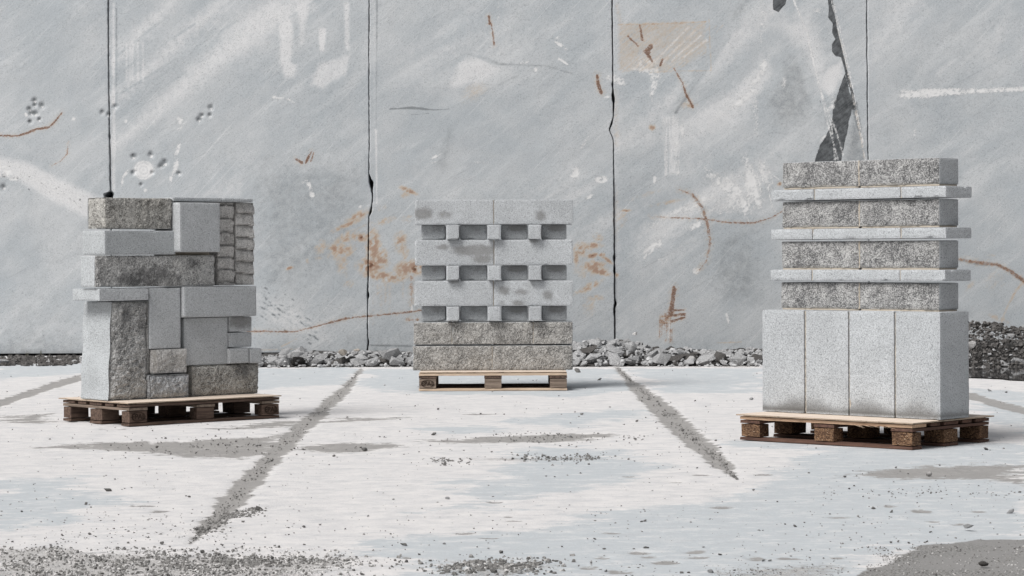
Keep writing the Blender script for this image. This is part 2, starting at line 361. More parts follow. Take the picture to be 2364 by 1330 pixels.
# ------------------------------------------------------------------ quarry wall
def wall_material():
    m = M('sawn_rock_face', .9, .2); co = m.coord()
    rust, dark, wht, tone = m.attr('mask'); stn, _g, _b, _a = m.attr('stains')
    n_f = m.noise(co, 110, 3, .75); n_m = m.noise(co, 14, 6, .7); n_l = m.noise(co, 1.1, 6, .62, .4)
    dg = m.noise(m.coord((.42, 1, 2.4), rot=(0, R_(-36), 0)), 2.0, 9, .66, .3)
    dh = m.noise(m.coord((.6, 1, 7), rot=(0, R_(-40), 0)), 7, 5, .75)
    vt = m.noise(m.coord((9, 1, .5)), 2.5, 6, .6)
    base = m.mix(m.ramp(n_l, .32, .70), (.385, .415, .438), (.47, .488, .502))
    base = m.mix(m.math('MULTIPLY', m.ramp(dg, .50, .68), .46), base, (.575, .588, .598))
    base = m.mix(m.math('MULTIPLY', m.ramp(dg, .50, .33), .36), base, (.345, .375, .40))
    scr = m.ramp(m.noise(m.coord((.12, 1, 14), rot=(0, R_(-48), 0)), 6, 3, .7), .60, .68)
    base = m.mix(m.math('MULTIPLY', scr, .5), base, (.64, .645, .65))
    scr2 = m.ramp(m.noise(m.coord((.15, 1, 16), rot=(0, R_(-28), 0)), 5, 3, .7), .61, .69)
    base = m.mix(m.math('MULTIPLY', scr2, .4), base, (.22, .235, .25))
    base = m.mix(m.math('MULTIPLY', m.ramp(dh, .56, .68), .26), base, (.60, .61, .615))
    base = m.mix(m.math('MULTIPLY', m.ramp(dh, .44, .33), .22), base, (.27, .29, .31))
    base = m.mix(m.math('MULTIPLY', m.ramp(vt, .55, .75), .16), base, (.50, .51, .51))
    # tone attribute: 0.5 neutral
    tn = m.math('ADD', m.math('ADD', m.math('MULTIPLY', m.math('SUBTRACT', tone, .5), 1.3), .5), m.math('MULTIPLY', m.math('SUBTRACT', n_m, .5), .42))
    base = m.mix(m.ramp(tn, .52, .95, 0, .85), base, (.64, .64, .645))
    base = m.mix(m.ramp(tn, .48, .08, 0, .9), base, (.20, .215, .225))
    # grain
    gr = m.ramp(m.noise(m.coord((1, 1, 1.6), rot=(0, R_(-30), 0)), 62, 5, .88), .52, .63)
    base = m.mix(m.math('MULTIPLY', gr, .62), base, (.13, .145, .155))
    gl = m.ramp(m.noise(co, 85, 3, .7), .56, .66)
    base = m.mix(m.math('MULTIPLY', gl, .30), base, (.60, .60, .60))
    nb = m.math('SUBTRACT', m.noise(co, 34, 5, .75), .5)
    wf = m.math('MULTIPLY', m.ramp(m.math('ADD', wht, m.math('MULTIPLY', m.math('ADD', nb, m.math('MULTIPLY', m.math('SUBTRACT', m.noise(m.coord((2.2, 1, .8), rot=(0, R_(50), 0)), 44, 5, .85), .5), 1.8)), 1.3)), .14, .52), m.ramp(wht, .0, .15))
    c = m.mix(m.math('MULTIPLY', wf, .9), base, (.68, .68, .68))
    sth = m.math('ADD', stn, m.math('ADD', m.math('MULTIPLY', nb, .8), m.math('MULTIPLY', m.math('SUBTRACT', dh, .5), 1.2)))
    sf = m.math('MULTIPLY', m.ramp(sth, .04, .74), m.ramp(stn, .0, .16))
    c = m.mix(m.math('MULTIPLY', sf, .85), c, m.mix(m.ramp(sth, .4, 1.0), (.47, .385, .295), (.315, .195, .13)))
    rnb = m.math('SUBTRACT', m.noise(m.coord((.7, 1, 1.6), rot=(0, R_(20), 0)), 60, 4, .85), .5)
    rf = m.math('MULTIPLY', m.ramp(m.math('ADD', rust, m.math('ADD', m.math('MULTIPLY', rnb, 1.8), m.math('MULTIPLY', nb, .9))), .28, .72), m.ramp(rust, .05, .2))
    rc = m.mix(m.ramp(m.math('ADD', rust, m.math('MULTIPLY', rnb, 1.2)), .38, .85), (.32, .19, .125), (.125, .065, .042))
    c = m.mix(m.math('MULTIPLY', rf, .90), c, rc)
    kf = m.ramp(m.math('ADD', dark, m.math('MULTIPLY', nb, .7)), .40, .66)
    kc = m.mix(m.ramp(m.math('ADD', m.math('MULTIPLY', n_m, .6), m.math('MULTIPLY', dh, .5)), .42, .68), (.032, .035, .038), (.12, .128, .135))
    c = m.mix(m.math('MULTIPLY', kf, m.math('SUBTRACT', .96, m.math('MULTIPLY', wf, .75))), c, kc)
    m.color(c)
    m.bump(m.math('ADD', m.math('MULTIPLY', n_f, .4), m.math('ADD', m.math('MULTIPLY', n_m, .5), m.math('MULTIPLY', wf, .5))), .5, .008)
    return m.m
MAT['wall'] = wall_material()
m = M('rock_in_shadow_gap', .95, .05); co = m.coord(); m.color(m.mix(m.noise(co, 6, 4), (.10, .105, .11), (.2, .205, .21))); MAT['wallback'] = m.m

class Paint:
    def __init__(s, X, Z):
        s.X, s.Z = X, Z; s.c = {k: np.zeros(X.shape) for k in 'rdws'}; s.t = np.full(X.shape, .5); s.pit = np.zeros(X.shape)
        s.wob = fbm(X * 12, Z * 12, o=3, seed=31) * .012
        s.br = fbm(X * 28, Z * 28, o=3, seed=37)
    def _box(s, pts, pad):
        xs_ = [p[0] for p in pts]; zs_ = [p[1] for p in pts]
        return np.nonzero((s.X > min(xs_) - pad) & (s.X < max(xs_) + pad) & (s.Z > min(zs_) - pad) & (s.Z < max(zs_) + pad))
    def line(s, ch, pts, wd, amt=1, edge=.006, brk=0.0, wob=.4):
        if ch == 'r' and amt > .6 and wd < 12: s.line('s', [q[:2] for q in pts], wd * 2.2, .34, .035, .5)
        if ch == 'r' and amt <= .6: ch = 's'; amt *= 1.1
        P = []
        for i, p in enumerate(pts):
            wv = (p[2] if len(p) > 2 else wd) * (.54 if ch in 'rw' else .5) / 208.5
            P.append((*wp(p[0], p[1]), wv))
        k = s._box(P, .2)
        if not len(k[0]): return
        d = seg_dist(s.X[k], s.Z[k], P) + s.wob[k] * wob
        v = np.clip(.5 - d / (2 * edge), 0, 1) * amt * np.clip(1.1 - brk * .8 * (s.br[k] + .35), 0, 1)
        s.apply(ch, k, v * (.74 if ch == 'r' else 1))
    def apply(s, ch, k, v):
        if ch == '+': s.t[k] = np.clip(s.t[k] + v, 0, 1)
        elif ch == '-': s.t[k] = np.clip(s.t[k] - v, 0, 1)
        else: s.c[ch][k] = np.maximum(s.c[ch][k], v)
    def poly(s, ch, pts, amt=1, edge=.01, wob=1.0, streak=None, brk=0):
        if ch == 'r': ch = 's'; amt *= 1.15
        P = [wp(*p) for p in pts]; k = s._box(P, .25)
        if not len(k[0]): return
        d = poly_dist(s.X[k], s.Z[k], P) + s.wob[k] * wob
        v = np.clip(.5 - d / (2 * edge), 0, 1) * amt
        if streak:
            ang, fr, am = streak; ca, sa = math.cos(ang), math.sin(ang)
            q = fbm((s.X[k] * ca + s.Z[k] * sa) * fr * .06, (-s.X[k] * sa + s.Z[k] * ca) * fr, o=3, seed=41)
            v = v * np.clip(.5 + am * q, 0, 1) * 1.2
        if brk: v = v * np.clip(.6 - brk * s.br[k], 0, 1.2)
        s.apply(ch, k, v)
    def ell(s, ch, cx, cy, rx, ry, amt=1, ang=0, brk=1.0, pw=1.0):
        if ch == 'r':
            if amt > .84: s.ell('R', cx, cy, rx * .5, ry * .5, .8, ang, brk)
            ch = 's'; rx *= 1.25; ry *= 1.25
        if ch == 'R': ch = 'r'
        x, z = wp(cx, cy); rx /= 208.5; ry /= 208.5; r = max(rx, ry) * 1.5
        k = s._box([(x, z)], r)
        if not len(k[0]): return
        dx, dz = s.X[k] - x, s.Z[k] - z; ca, sa = math.cos(ang), math.sin(ang)
        q = np.hypot((dx * ca + dz * sa) / rx, (-dx * sa + dz * ca) / ry)
        v = np.clip(1.35 - q, 0, 1) ** pw * amt * np.clip(1.0 - brk * 1.1 * s.br[k], 0, 1.2) * (1.15 if ch in 'rs' else 1.15)
        s.apply(ch, k, v)
    def pits(s, cx, cy, r):
        x, z = wp(cx, cy); r = r * 1.25 / 208.5; k = s._box([(x, z)], r * 2)
        if not len(k[0]): return
        dx, dz = s.X[k] - x, s.Z[k] - z
        q = np.hypot(dx, dz) / r * (1 + .3 * s.br[k])
        s.pit[k] += .02 * np.clip(1.15 - q, 0, 1)
        s.apply('d', k, .50 * np.clip(1.3 - np.hypot(dx + .2 * r, dz - .45 * r) / (r * .8) + .4 * s.br[k], 0, 1))
        s.apply('w', k, .5 * np.clip(1 - np.hypot(dx - .1 * r, dz + .5 * r) / (r * .7), 0, 1))
        s.apply('-', k, .25 * np.clip(1.3 - q, 0, 1))

def paint_wall(p):
    L, E, G = p.line, p.ell, p.poly
    # broad tone
    for a in [[(270,330,30),(520,120,60),(700,0,60)], [(270,230,24),(450,60,40),(520,0,30)], [(262,150,20),(330,70,34),(400,0,30)]]: L('+', a, 20, .26, .10, .5)
    L('+', [(262,10,8),(262,440,8)], 8, .2, .01); L('-', [(268,20,5),(268,240,4)], 4, .22, .006)
    for x0, y0, x1, y1 in [(270,128,390,35),(270,170,450,55),(280,215,560,40),(300,250,430,165),(640,60,760,-20),(270,105,300,80)]: L('-', [(x0,y0),(x1,y1)], 3, .20, .012, .8)
    for x in (292, 300, 306, 318, 330): L('+', [(x,100),(x,185)], 4, .18, .01, .6)
    G('+', [(648,60),(664,40),(680,70),(672,140),(685,150),(680,180),(655,180),(645,140)], .28, .03); L('+', [(700,20,20),(697,100,12)], 10, .22, .03)
    G('+', [(735,65),(752,65),(750,118),(738,118)], .35, .015); G('+', [(735,145),(810,125),(800,170),(745,205),(715,195)], .25, .03); L('+', [(800,10,14),(802,110,12)], 10, .25, .02)
    L('+', [(620,10,50),(520,60,40)], 30, .15, .1)
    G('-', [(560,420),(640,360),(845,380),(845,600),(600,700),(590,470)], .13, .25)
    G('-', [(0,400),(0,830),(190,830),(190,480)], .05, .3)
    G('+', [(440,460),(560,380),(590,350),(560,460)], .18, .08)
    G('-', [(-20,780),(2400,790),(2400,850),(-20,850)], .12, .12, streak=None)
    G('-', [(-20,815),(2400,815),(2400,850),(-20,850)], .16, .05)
    # band beside the second cut and third cut
    L('+', [(866,0,10),(866,300,8)], 8, .13, .02); L('-', [(870,0,4),(869,200,3),(868,300,2)], 3, .35, .01)
    L('+', [(868,300,5),(870,470,4)], 5, .30, .008)
    L('r', [(1424,10,6),(1434,60,8),(1434,160,8)], 6, .33, .03); L('r', [(1420,210,10),(1424,330,14)], 6, .24, .04)
    L('+', [(1424,0,10),(1424,760,10)], 8, .10, .03)
    # mid panel lightness
    G('+', [(930,110),(1010,40),(1180,40),(1240,110),(1180,190),(1040,250),(930,220)], .16, .3, streak=(.5,8,.9))
    G('+', [(1060,150),(1100,130),(1150,160),(1110,190),(1040,200)], .22, .05)
    G('+', [(1200,440),(1300,380),(1400,400),(1400,520),(1250,560)], .16, .2, streak=(.5,10,1))
    L('-', [(900,252,2),(950,249,5),(1000,254,3),(1035,252,2)], 3, .5, .006, .4); L('-', [(950,265),(990,262)], 2, .4, .006, .6)
    L('-', [(1080,125,3),(1120,135,8),(1150,148,10),(1200,150,4),(1260,152,2),(1320,170,2)], 3, .28, .015, .3)
    L('-', [(1035,252),(1090,225),(1195,175)], 3, .22, .012, .5)
    L('-', [(1040,300,20),(1020,380,24)], 20, .16, .08)
    E('r', 1097, 212, 30, 16, .26, .5, .6)
    # fourth panel
    for a in [[(1440,330,30),(1640,150,60),(1780,20,60)], [(1500,330,16),(1700,220,40),(1790,110,26)], [(1570,330,30),(1700,260,60),(1780,170,30)]]: L('+', a, 20, .22, .10, .5)
    L('-', [(1560,260,16),(1600,190,18),(1660,100,16),(1725,0,16)], 12, .20, .07, .3); L('-', [(1560,260,8),(1680,90,6)], 5, .2, .015, .5)
    G('-', [(1760,240),(1800,140),(1860,120),(1880,200),(1870,280),(1800,300)], .16, .12); G('+', [(1800,60),(1870,20),(1900,120),(1920,210),(1880,210),(1850,120)], .25, .1)
    G('+', [(1915,160),(1945,140),(1945,180),(1915,230),(1900,200)], .34, .04)
    G('+', [(1530,270),(1568,265),(1568,400),(1535,405)], .26, .02, streak=(1.57, 60, .8))
    G('+', [(1430,520),(1600,380),(1800,360),(1800,500),(1650,560),(1500,620)], .22, .3, streak=(.6,9,.9))
    G('-', [(1620,520),(1760,520),(1760,700),(1660,700)], .15, .15); 
    # right panel
    L('+', [(2020,120,40),(2100,0,80)], 50, .20, .15); L('+', [(2330,30,20),(2280,130,40)], 30, .2, .1); L('+', [(2200,140,16),(2165,170,16)], 16, .22, .04)
    G('-', [(2010,60),(2250,0),(2364,120),(2364,330),(2020,330)], .05, .3)
    # ---------------- black seepage
    G('d', [(1782,-20),(1820,-20),(1814,10),(1798,28),(1786,22)], 1, .006, .6)
    G('d', [(1909,-20),(1920,-20),(1932,60),(1940,100),(1947,132),(1930,130),(1921,118),(1921,102),(1928,90),(1921,75),(1923,54),(1911,40),(1914,20)], 1, .006, .5)
    G('d', [(1950,172),(1960,200),(1968,240),(1965,265),(1955,310),(1945,350),(1940,392),(1878,392),(1888,345),(1905,318),(1917,296),(1926,240),(1940,200)], 1, .012, 1.3)
    G('-', [(1946,380),(1968,262),(1985,300),(2000,380)], .22, .06); G('-', [(1900,190),(1940,170),(1920,300),(1895,310)], .10, .03)
    E('w', 1922, 240, 7, 18, .55, -.3, .8); E('w', 1900, 320, 4, 14, .5, -.7, .8)
    L('d', [(1912,-10,6),(1950,150,6),(1968,215,6),(1972,250,8)], 5, .95, .006, .3); L('-', [(1972,240,12),(1985,300,4)], 8, .5, .02)
    for off in (0, 4): L('w', [(1920+off,0),(1955+off,150),(1972+off,240),(1998+off*.5,370)], 2.0, .52, .006, .8)
    L('r', [(1928,40,4),(1975,250,5),(1996,366,4)], 4, .28, .01, .6)
    for pts in ([(1832,0),(1862,70),(1880,150),(1895,210),(1912,290),(1935,368)], [(1910,250),(1930,300),(1947,360)], [(1898,215),(1920,290),(1928,368)]): L('w', pts, 3.0, .62, .007, .8)
    L('d', [(1893,232,3),(1896,245,1)], 2, .8, .005)
    # ---------------- rust strokes
    L('r', [(-10,313,4),(40,314,5),(60,308,6),(85,298,6),(112,294,5),(125,283,6),(143,260,4)], 5, 1, .005, .25)
    L('r', [(118,383,2),(140,372,3),(155,355,3),(158,326,3)], 3, .85, .005, .4)
    for a, wd in [([(1129,38),(1130,56)],6), ([(1133,52),(1137,70),(1141,104)],4), ([(1379,174,6),(1381,195,9),(1388,214,9)],9), ([(684,368),(697,376)],6), ([(719,350,4),(712,362,6),(706,376,5)],5), ([(724,352),(718,372)],3),
                  ([(1477,58,5),(1483,92,7)],7), ([(1450,84),(1473,106)],5), ([(1502,108,12),(1492,120,12),(1506,142,5)],10), ([(1487,118),(1500,122)],6), ([(1530,138),(1524,152)],5),
                  ([(1556,158,3),(1575,190,5),(1585,220,6),(1600,247,7)],5), ([(1552,716,3),(1557,668,9)],8)]: L('r', a, wd, 1, .005, .3)
    L('r', [(1556,662,6),(1554,690,10),(1549,722,12)], 9, .95, .006, .5); L('r', [(1552,717,6),(1578,716,4)], 5, 1, .006, .4); L('r', [(1550,728,6),(1581,726,7)], 7, 1, .006, .5)
    L('r', [(1552,742,6),(1581,733,6)], 6, 1, .006, .5); L('r', [(1545,722,14),(1530,742,10),(1526,752,8)], 9, .8, .006, .9)
    for x, y0, y1 in [(1524,732,782),(1529,728,775),(1535,725,770),(1539,735,788),(1548,722,790),(1552,760,788),(1543,726,760)]: L('r', [(x,y0,4),(x-1,y1,3)], 3.5, .85, .005, .9)
    for y in (731, 739, 745): L('r', [(1523,y,5),(1548,y,5)], 4, .6, .005, .9)
    L('w', [(1546,715),(1545,780)], 2, .7, .004, .6); L('w', [(1525,746),(1555,745)], 2, .6, .004, .6)
    L('r', [(570,765),(600,765),(680,766),(705,760),(750,748),(800,735),(848,730),(900,725),(950,720),(1000,712)], 4.5, .92, .005, .35)
    L('r', [(650,800,2),(685,782,3)], 3, .5, .006, .5); L('r', [(600,808),(690,806)], 2, .4, .006, .5); L('-', [(850,797),(950,799)], 2, .4, .006, .5); L('r', [(1655,792),(1712,790)], 2, .5, .005, .5)
    L('r', [(1500,500,2),(1560,503,4),(1620,505,4),(1680,514,5),(1740,515,5),(1780,503,4),(1812,485,4)], 4, .9, .005, .5)
    L('r', [(1566,437,4),(1600,450,7),(1622,480,8),(1633,515,8),(1640,560,7),(1632,600,5),(1614,625,3)], 7, .82, .007, .6)
    L('-', [(1600,450,6),(1622,480,8),(1630,505,6)], 6, .4, .006, .6); E('w', 1608, 627, 9, 8, .6); E('d', 1609, 628, 5, 4, .5)
    L('r', [(2212,598,6),(2260,607,8),(2300,610,8),(2330,625,9),(2368,652,9)], 8, .88, .008, .8); L('-', [(2218,600,8),(2260,609,10),(2300,610,8),(2330,625,9),(2368,652,9)], 8, .3, .01, .6)
    L('r', [(2364,650,7),(2345,672,7),(2330,700,6),(2312,742,5)], 6, .5, .008, .8)
    L('r', [(950,640,10),(951,700,5)], 8, .7, .01, .6); L('w', [(951,702,3),(951,716,6)], 4, .6, .006, .3); L('r', [(940,738),(965,738)], 6, .7, .006, .4)
    for cx, cy, rx, ry, am, an in [(790,580,26,14,.62,.3),(800,548,26,10,.6,.5),(838,548,20,8,.85,.1),(862,570,15,34,.72,0),(855,612,26,14,.9,.1),(880,600,16,20,.66,0),(878,636,34,9,.75,-.1),(905,640,30,12,.66,0),(940,620,26,16,.7,.2),(925,560,14,20,.6,0),(935,575,8,26,.45,0),
        (775,575,14,10,.7,-.5),(740,570,10,14,.45,-.5),(800,520,34,5,.6,.4),(828,498,26,8,.62,.45),(890,510,24,6,.38,.3),(790,600,12,30,.42,0),(958,620,18,14,.85,0),(884,480,12,8,.25,0),(943,440,18,5,.8,-.4),(935,450,12,6,.42,.2),
        (808,655,14,8,.34,0),(940,505,12,8,.3,0),(822,530,40,3,.35,.45),(735,596,8,4,.3,0),
        (1380,548,10,8,.55,-.5),(1345,575,18,14,.66,.3),(1368,567,20,6,.7,0),(1330,595,6,22,.5,0),(1368,590,10,5,1,.3),(1390,588,6,3,1,.3),(1402,600,14,4,.7,-.6),(1372,615,26,14,.64,-.1),(1386,628,22,6,.8,-.2),(1350,625,20,18,.34,0),(1362,662,26,7,.6,.5),(1340,672,22,5,.4,.4),(1372,688,18,6,.62,0),(1360,705,14,20,.28,0),(1424,637,4,6,.7,0),
        (1540,468,34,4,.40,.2),(1446,486,12,3,.7,.1),(1436,505,10,20,.28,0),(1422,500,8,60,.2,0),(1490,450,40,5,.22,.3),(1506,294,7,6,.7,0),(1595,245,8,5,.6,0),(1590,240,18,10,.3,0),(2240,660,14,5,.3,.8),(2296,650,24,26,.16,0),(2290,590,10,3,.3,0),(2305,735,20,6,.4,-.4),(710,603,4,4,1,0),(668,619,8,3,.8,.3),(1800,425,5,4,.9,.5),(2190,395,30,8,.2,.5)]:
        E('r', cx, cy, rx, ry, am, an, 1.1)
    for x, y0, y1, am in [(880,640,720,.34),(900,645,740,.30),(872,640,680,.5),(890,650,700,.4),(930,640,690,.4),(862,640,760,.2),(800,590,640,.35),(958,640,720,.2)]: L('r', [(x,y0,8),(x,y1,3)], 6, am, .02, .8)
    # ---------------- rusty rectangle
    G('r', [(1427,55),(1628,50),(1630,125),(1560,165),(1430,165)], .36, .01, 1, streak=(.75, 60, .5)); G('r', [(1430,56),(1625,52),(1628,120),(1560,160),(1432,160)], .30, .02); G('r', [(1427,54),(1600,50),(1560,75),(1500,110),(1440,165),(1428,165)], .34, .03, 1)
    for t in range(12): L('r', [(1440+t*15,165-t*3),(1515+t*14,58)], 2, .40, .006, .9)
    for t in range(4): L('+', [(1500+t*26,155-t*8),(1590+t*14,62+t*10)], 5, .3, .01, .6)
    L('r', [(1427,57,5),(1500,56,5),(1630,50,3)], 4, .58, .006, .5); L('r', [(1637,45),(1642,163),(1560,164),(1500,168)], 3, .45, .006, .5); L('r', [(1627,50),(1632,160)], 2, .35, .006, .6)
    # ---------------- white bruises, chalk and scratches
    L('w', [(2082,222,10),(2130,216,20),(2190,212,14),(2260,210,9),(2380,205,8)], 12, .72, .016, .9); L('w', [(2082,210,5),(2140,214,6)], 5, .6, .01, .9)
    G('w', [(1455,160),(1478,135),(1500,128),(1522,145),(1526,175),(1515,200),(1506,236),(1502,232),(1500,190),(1492,168),(1470,165)], .72, .02, 1, brk=.5)
    G('w', [(1388,178),(1410,172),(1440,182),(1446,196),(1430,198),(1410,186)], .75, .016, 1, brk=.5); E('w', 1402, 224, 9, 3, .5)
    for cx, cy, rx, ry, am, an in [(1290,102,14,4,.7,-.6),(1297,140,18,3,.75,-.6),(1285,90,8,4,.5,.5),(1305,113,9,5,.3,0),(1330,400,8,14,.7,0),(1325,405,10,4,.6,.3),(1388,415,14,8,.85,0),(1360,455,10,4,.5,.6),(1350,330,20,4,.35,.9),(1210,145,14,3,.4,.1),(1237,160,4,6,.5,0),
        (1005,362,16,3,.6,.4),(1000,375,10,3,.3,.2),(1110,375,16,3,.3,0),(714,430,5,16,.75,.3),(720,448,6,10,.6,.3),(700,420,6,4,.5,0),(832,478,4,4,.6,0),(640,225,14,4,.6,-.1),(670,232,12,3,.4,-.5),(415,278,8,10,.45,.3),(410,345,5,18,.5,-.3),(405,385,6,20,.5,-.3),(395,410,5,16,.5,-.3),(420,290,18,5,.25,.8),(290,400,12,4,.6,.9),(282,420,4,14,.4,-.2),
        (1680,430,60,16,.42,-.5),(1700,450,50,14,.42,-.4),(1655,425,30,6,.6,-.7),(1735,420,14,60,.55,.25),(1745,455,12,30,.62,.2),(1720,475,10,20,.62,.2),(1765,400,10,36,.42,.3),(1610,470,60,10,.36,.5),(1580,480,50,6,.40,.4),(1608,520,16,8,.62,.6),(1510,565,30,6,.65,.7),(1498,585,18,4,.7,.8),(1520,560,10,14,.5,0),(1640,400,20,4,.5,-.8),(1512,415,4,8,.8,0),
        (1690,470,70,20,.30,.3),(1540,500,60,8,.3,.5),(1530,600,10,4,.4,0),(1680,735,3,14,.5,.2),(1575,300,6,20,.4,0),(1750,180,30,8,.45,.8),(1720,225,40,8,.42,.7),(1762,155,8,20,.4,-.3),(1700,240,50,8,.3,.6),(1760,50,8,60,.2,0),(1890,25,14,6,.4,0),(1745,260,8,50,.25,0),
        (2112,305,3,14,.3,0),(1810,190,6,16,.3,0),(1040,190,5,4,.2,0),(1150,30,4,30,.2,0)]:
        E('w', cx, cy, rx, ry, am, an, 1.3)
    for i in range(26):
        x = 1600 + 9 * i * .8 + random.uniform(-8, 8); y = 385 + random.uniform(0, 90); L('w', [(x, y), (x + random.uniform(14, 34), y + random.uniform(18, 44))], 1.6, .62, .004, .9)
    for i in range(16):
        x = 1725 + random.uniform(-15, 50); y = 380 + random.uniform(0, 80); L('w', [(x, y), (x + random.uniform(4, 14), y + random.uniform(20, 50))], 2.2, .7, .005, .9)
    for x in (1534, 1540, 1562, 1566): L('w', [(x, 330), (x + 1, 405)], 1.6, .55, .004, .9)
    # pale scuffed band with dark nicks, far left and behind the left stack
    L('+', [(-20,372,24),(60,400,44),(130,440,50),(215,480,50)], 50, .42, .06); L('w', [(-20,376,10),(60,404,20),(130,440,26),(210,478,26)], 20, .34, .07, .6); L('+', [(590,690,60),(680,740,70),(760,790,40)], 50, .2, .1)
    for i in range(110):
        t = random.random(); x = -10 + 220 * t + random.gauss(0, 8); y = 378 + 92 * t + random.gauss(0, 14 + 4 * t); r = random.uniform(1.3, 3.2)
        L('d', [(x, y), (x + r, y + r * .8)], r * .9, random.uniform(.5, .9), .005)
    for i in range(90):
        x = 600 + random.random() * 130; y = 695 + (x - 600) * .55 + random.gauss(0, 20); r = random.uniform(1.5, 3.5)
        L('-', [(x, y), (x + r * 1.6, y + r)], r, random.uniform(.25, .6), .006)
    E('w', 10, 398, 22, 12, .7); E('w', 32, 410, 18, 8, .5); E('d', 8, 405, 10, 8, .75); E('d', 30, 410, 12, 5, .6); E('w', 5, 385, 12, 6, .6)
    for rr, am in ((20, .62), (13, .8), (5, .75)):
        L('w', [(331 + rr * math.cos(t), 393 + rr * math.sin(t)) for t in np.linspace(0, 6.283, 25)], 3.5, am, .007, .3)
    E('+', 331, 393, 22, 20, .5, 0, .2)
    for x, y in ((60,265),(170,275),(291,280),(335,440)): E('w', x, y, 5, 5, .6, 0, .4)
    for x, y, r in [(80,232,6),(81,243,5),(97,244,7),(68,252,6),(72,262,6),(82,262,6),(91,275,5),(69,281,5),(236,259,6),(266,246,6),(250,264,5),(487,248,6),(466,266,5),(459,276,6),(484,265,5),(308,361,7),(348,357,7),(380,375,8),(370,384,6),(307,399,6),(351,399,5),(413,400,5),(325,426,4),(8,432,7)]: p.pits(x, y, r)
    L('d', [(242,449,8),(256,448,14)], 8, .95, .006, .3)

# seams between the sawn panels (x at given y), with broken edges: (y, x_left, x_right)
SE = [
 [(-80,252.6,255.4),(200,253.0,255.6),(300,253.0,255.8),(310,252,257.5),(320,253.6,256.4),(436,254.4,257.8),(440,250,260),(452,240,262),(458,250,260),(470,255,258),(845,256,259)],
 [(-80,855.6,858.2),(300,853.0,855.4),(400,852.2,854.8),(410,852.5,859),(420,853,864),(440,857.5,862.0),(455,860,863.2),(470,858.4,861.5),(490,853,859),(500,851,853.8),(560,849.8,852.6),(668,846.8,850.4),(682,846.3,852.5),(690,847.0,849.6),(775,845.8,848.6),(786,846,850.6),(792,846.3,851),(800,845,848.4),(845,844,848)],
 [(-80,1416.4,1419.4),(190,1416.8,1419.6),(196,1414.6,1420),(206,1416.8,1419.6),(218,1414.5,1421),(230,1415,1423),(240,1417,1421),(270,1417.2,1419.6),(288,1411.5,1416),(300,1408.5,1411),(308,1410.5,1412.6),(320,1416.0,1417.5),(330,1417.2,1419.4),(586,1417,1419.8),(598,1415,1421.5),(607,1416.5,1419.6),(630,1415.5,1421),(638,1417,1419.6),(690,1417,1420),(702,1417,1424),(714,1414.5,1420),(728,1416,1419.8),(845,1417.5,1420)],
 [(-80,2004.6,2007.2),(300,2004.6,2007.2),(350,2004.2,2007.4),(360,2005,2007.6),(845,2005,2007.6)],
]
def seam(i, z, side):
    py = HY - (z - H) * F / WALL_Y
    ys_ = [q[0] for q in SE[i]]; xs_ = [q[1 + side] for q in SE[i]]
    x = (np.interp(py, ys_, xs_) - 1182) / F * WALL_Y + (z - H) * 0.0039 * -1
    return x + vn(z * 37, z * 0 + i * 9 + side * 3, seed=50) * .0025 + vn(z * 6, z * 0 + i * 5, seed=51) * .002
zs = np.concatenate([[.03, .036], np.arange(.045, 4.3, .0105), [4.4, 4.6, 5, 5.6, 6.4, 7.4, 8.5]])
zt = zs.copy()
root = empty('quarry_wall', (0, WALL_Y, 0)); tag(root, 'tall sawn grey granite quarry face with vertical saw cuts and rust stains', 'quarry wall')
bounds = [('edge', -16.0)] + [('s', i) for i in range(4)] + [('edge', 16.0)]
wlabels = ['leftmost panel with cluster of drill pits and curved rust stroke', 'panel with white ring mark and pale diagonal sweeps', 'middle panel with orange rust blotches low down', 'panel with rusty rectangle, black seepage and white bruises', 'rightmost panel with white chalky bar']
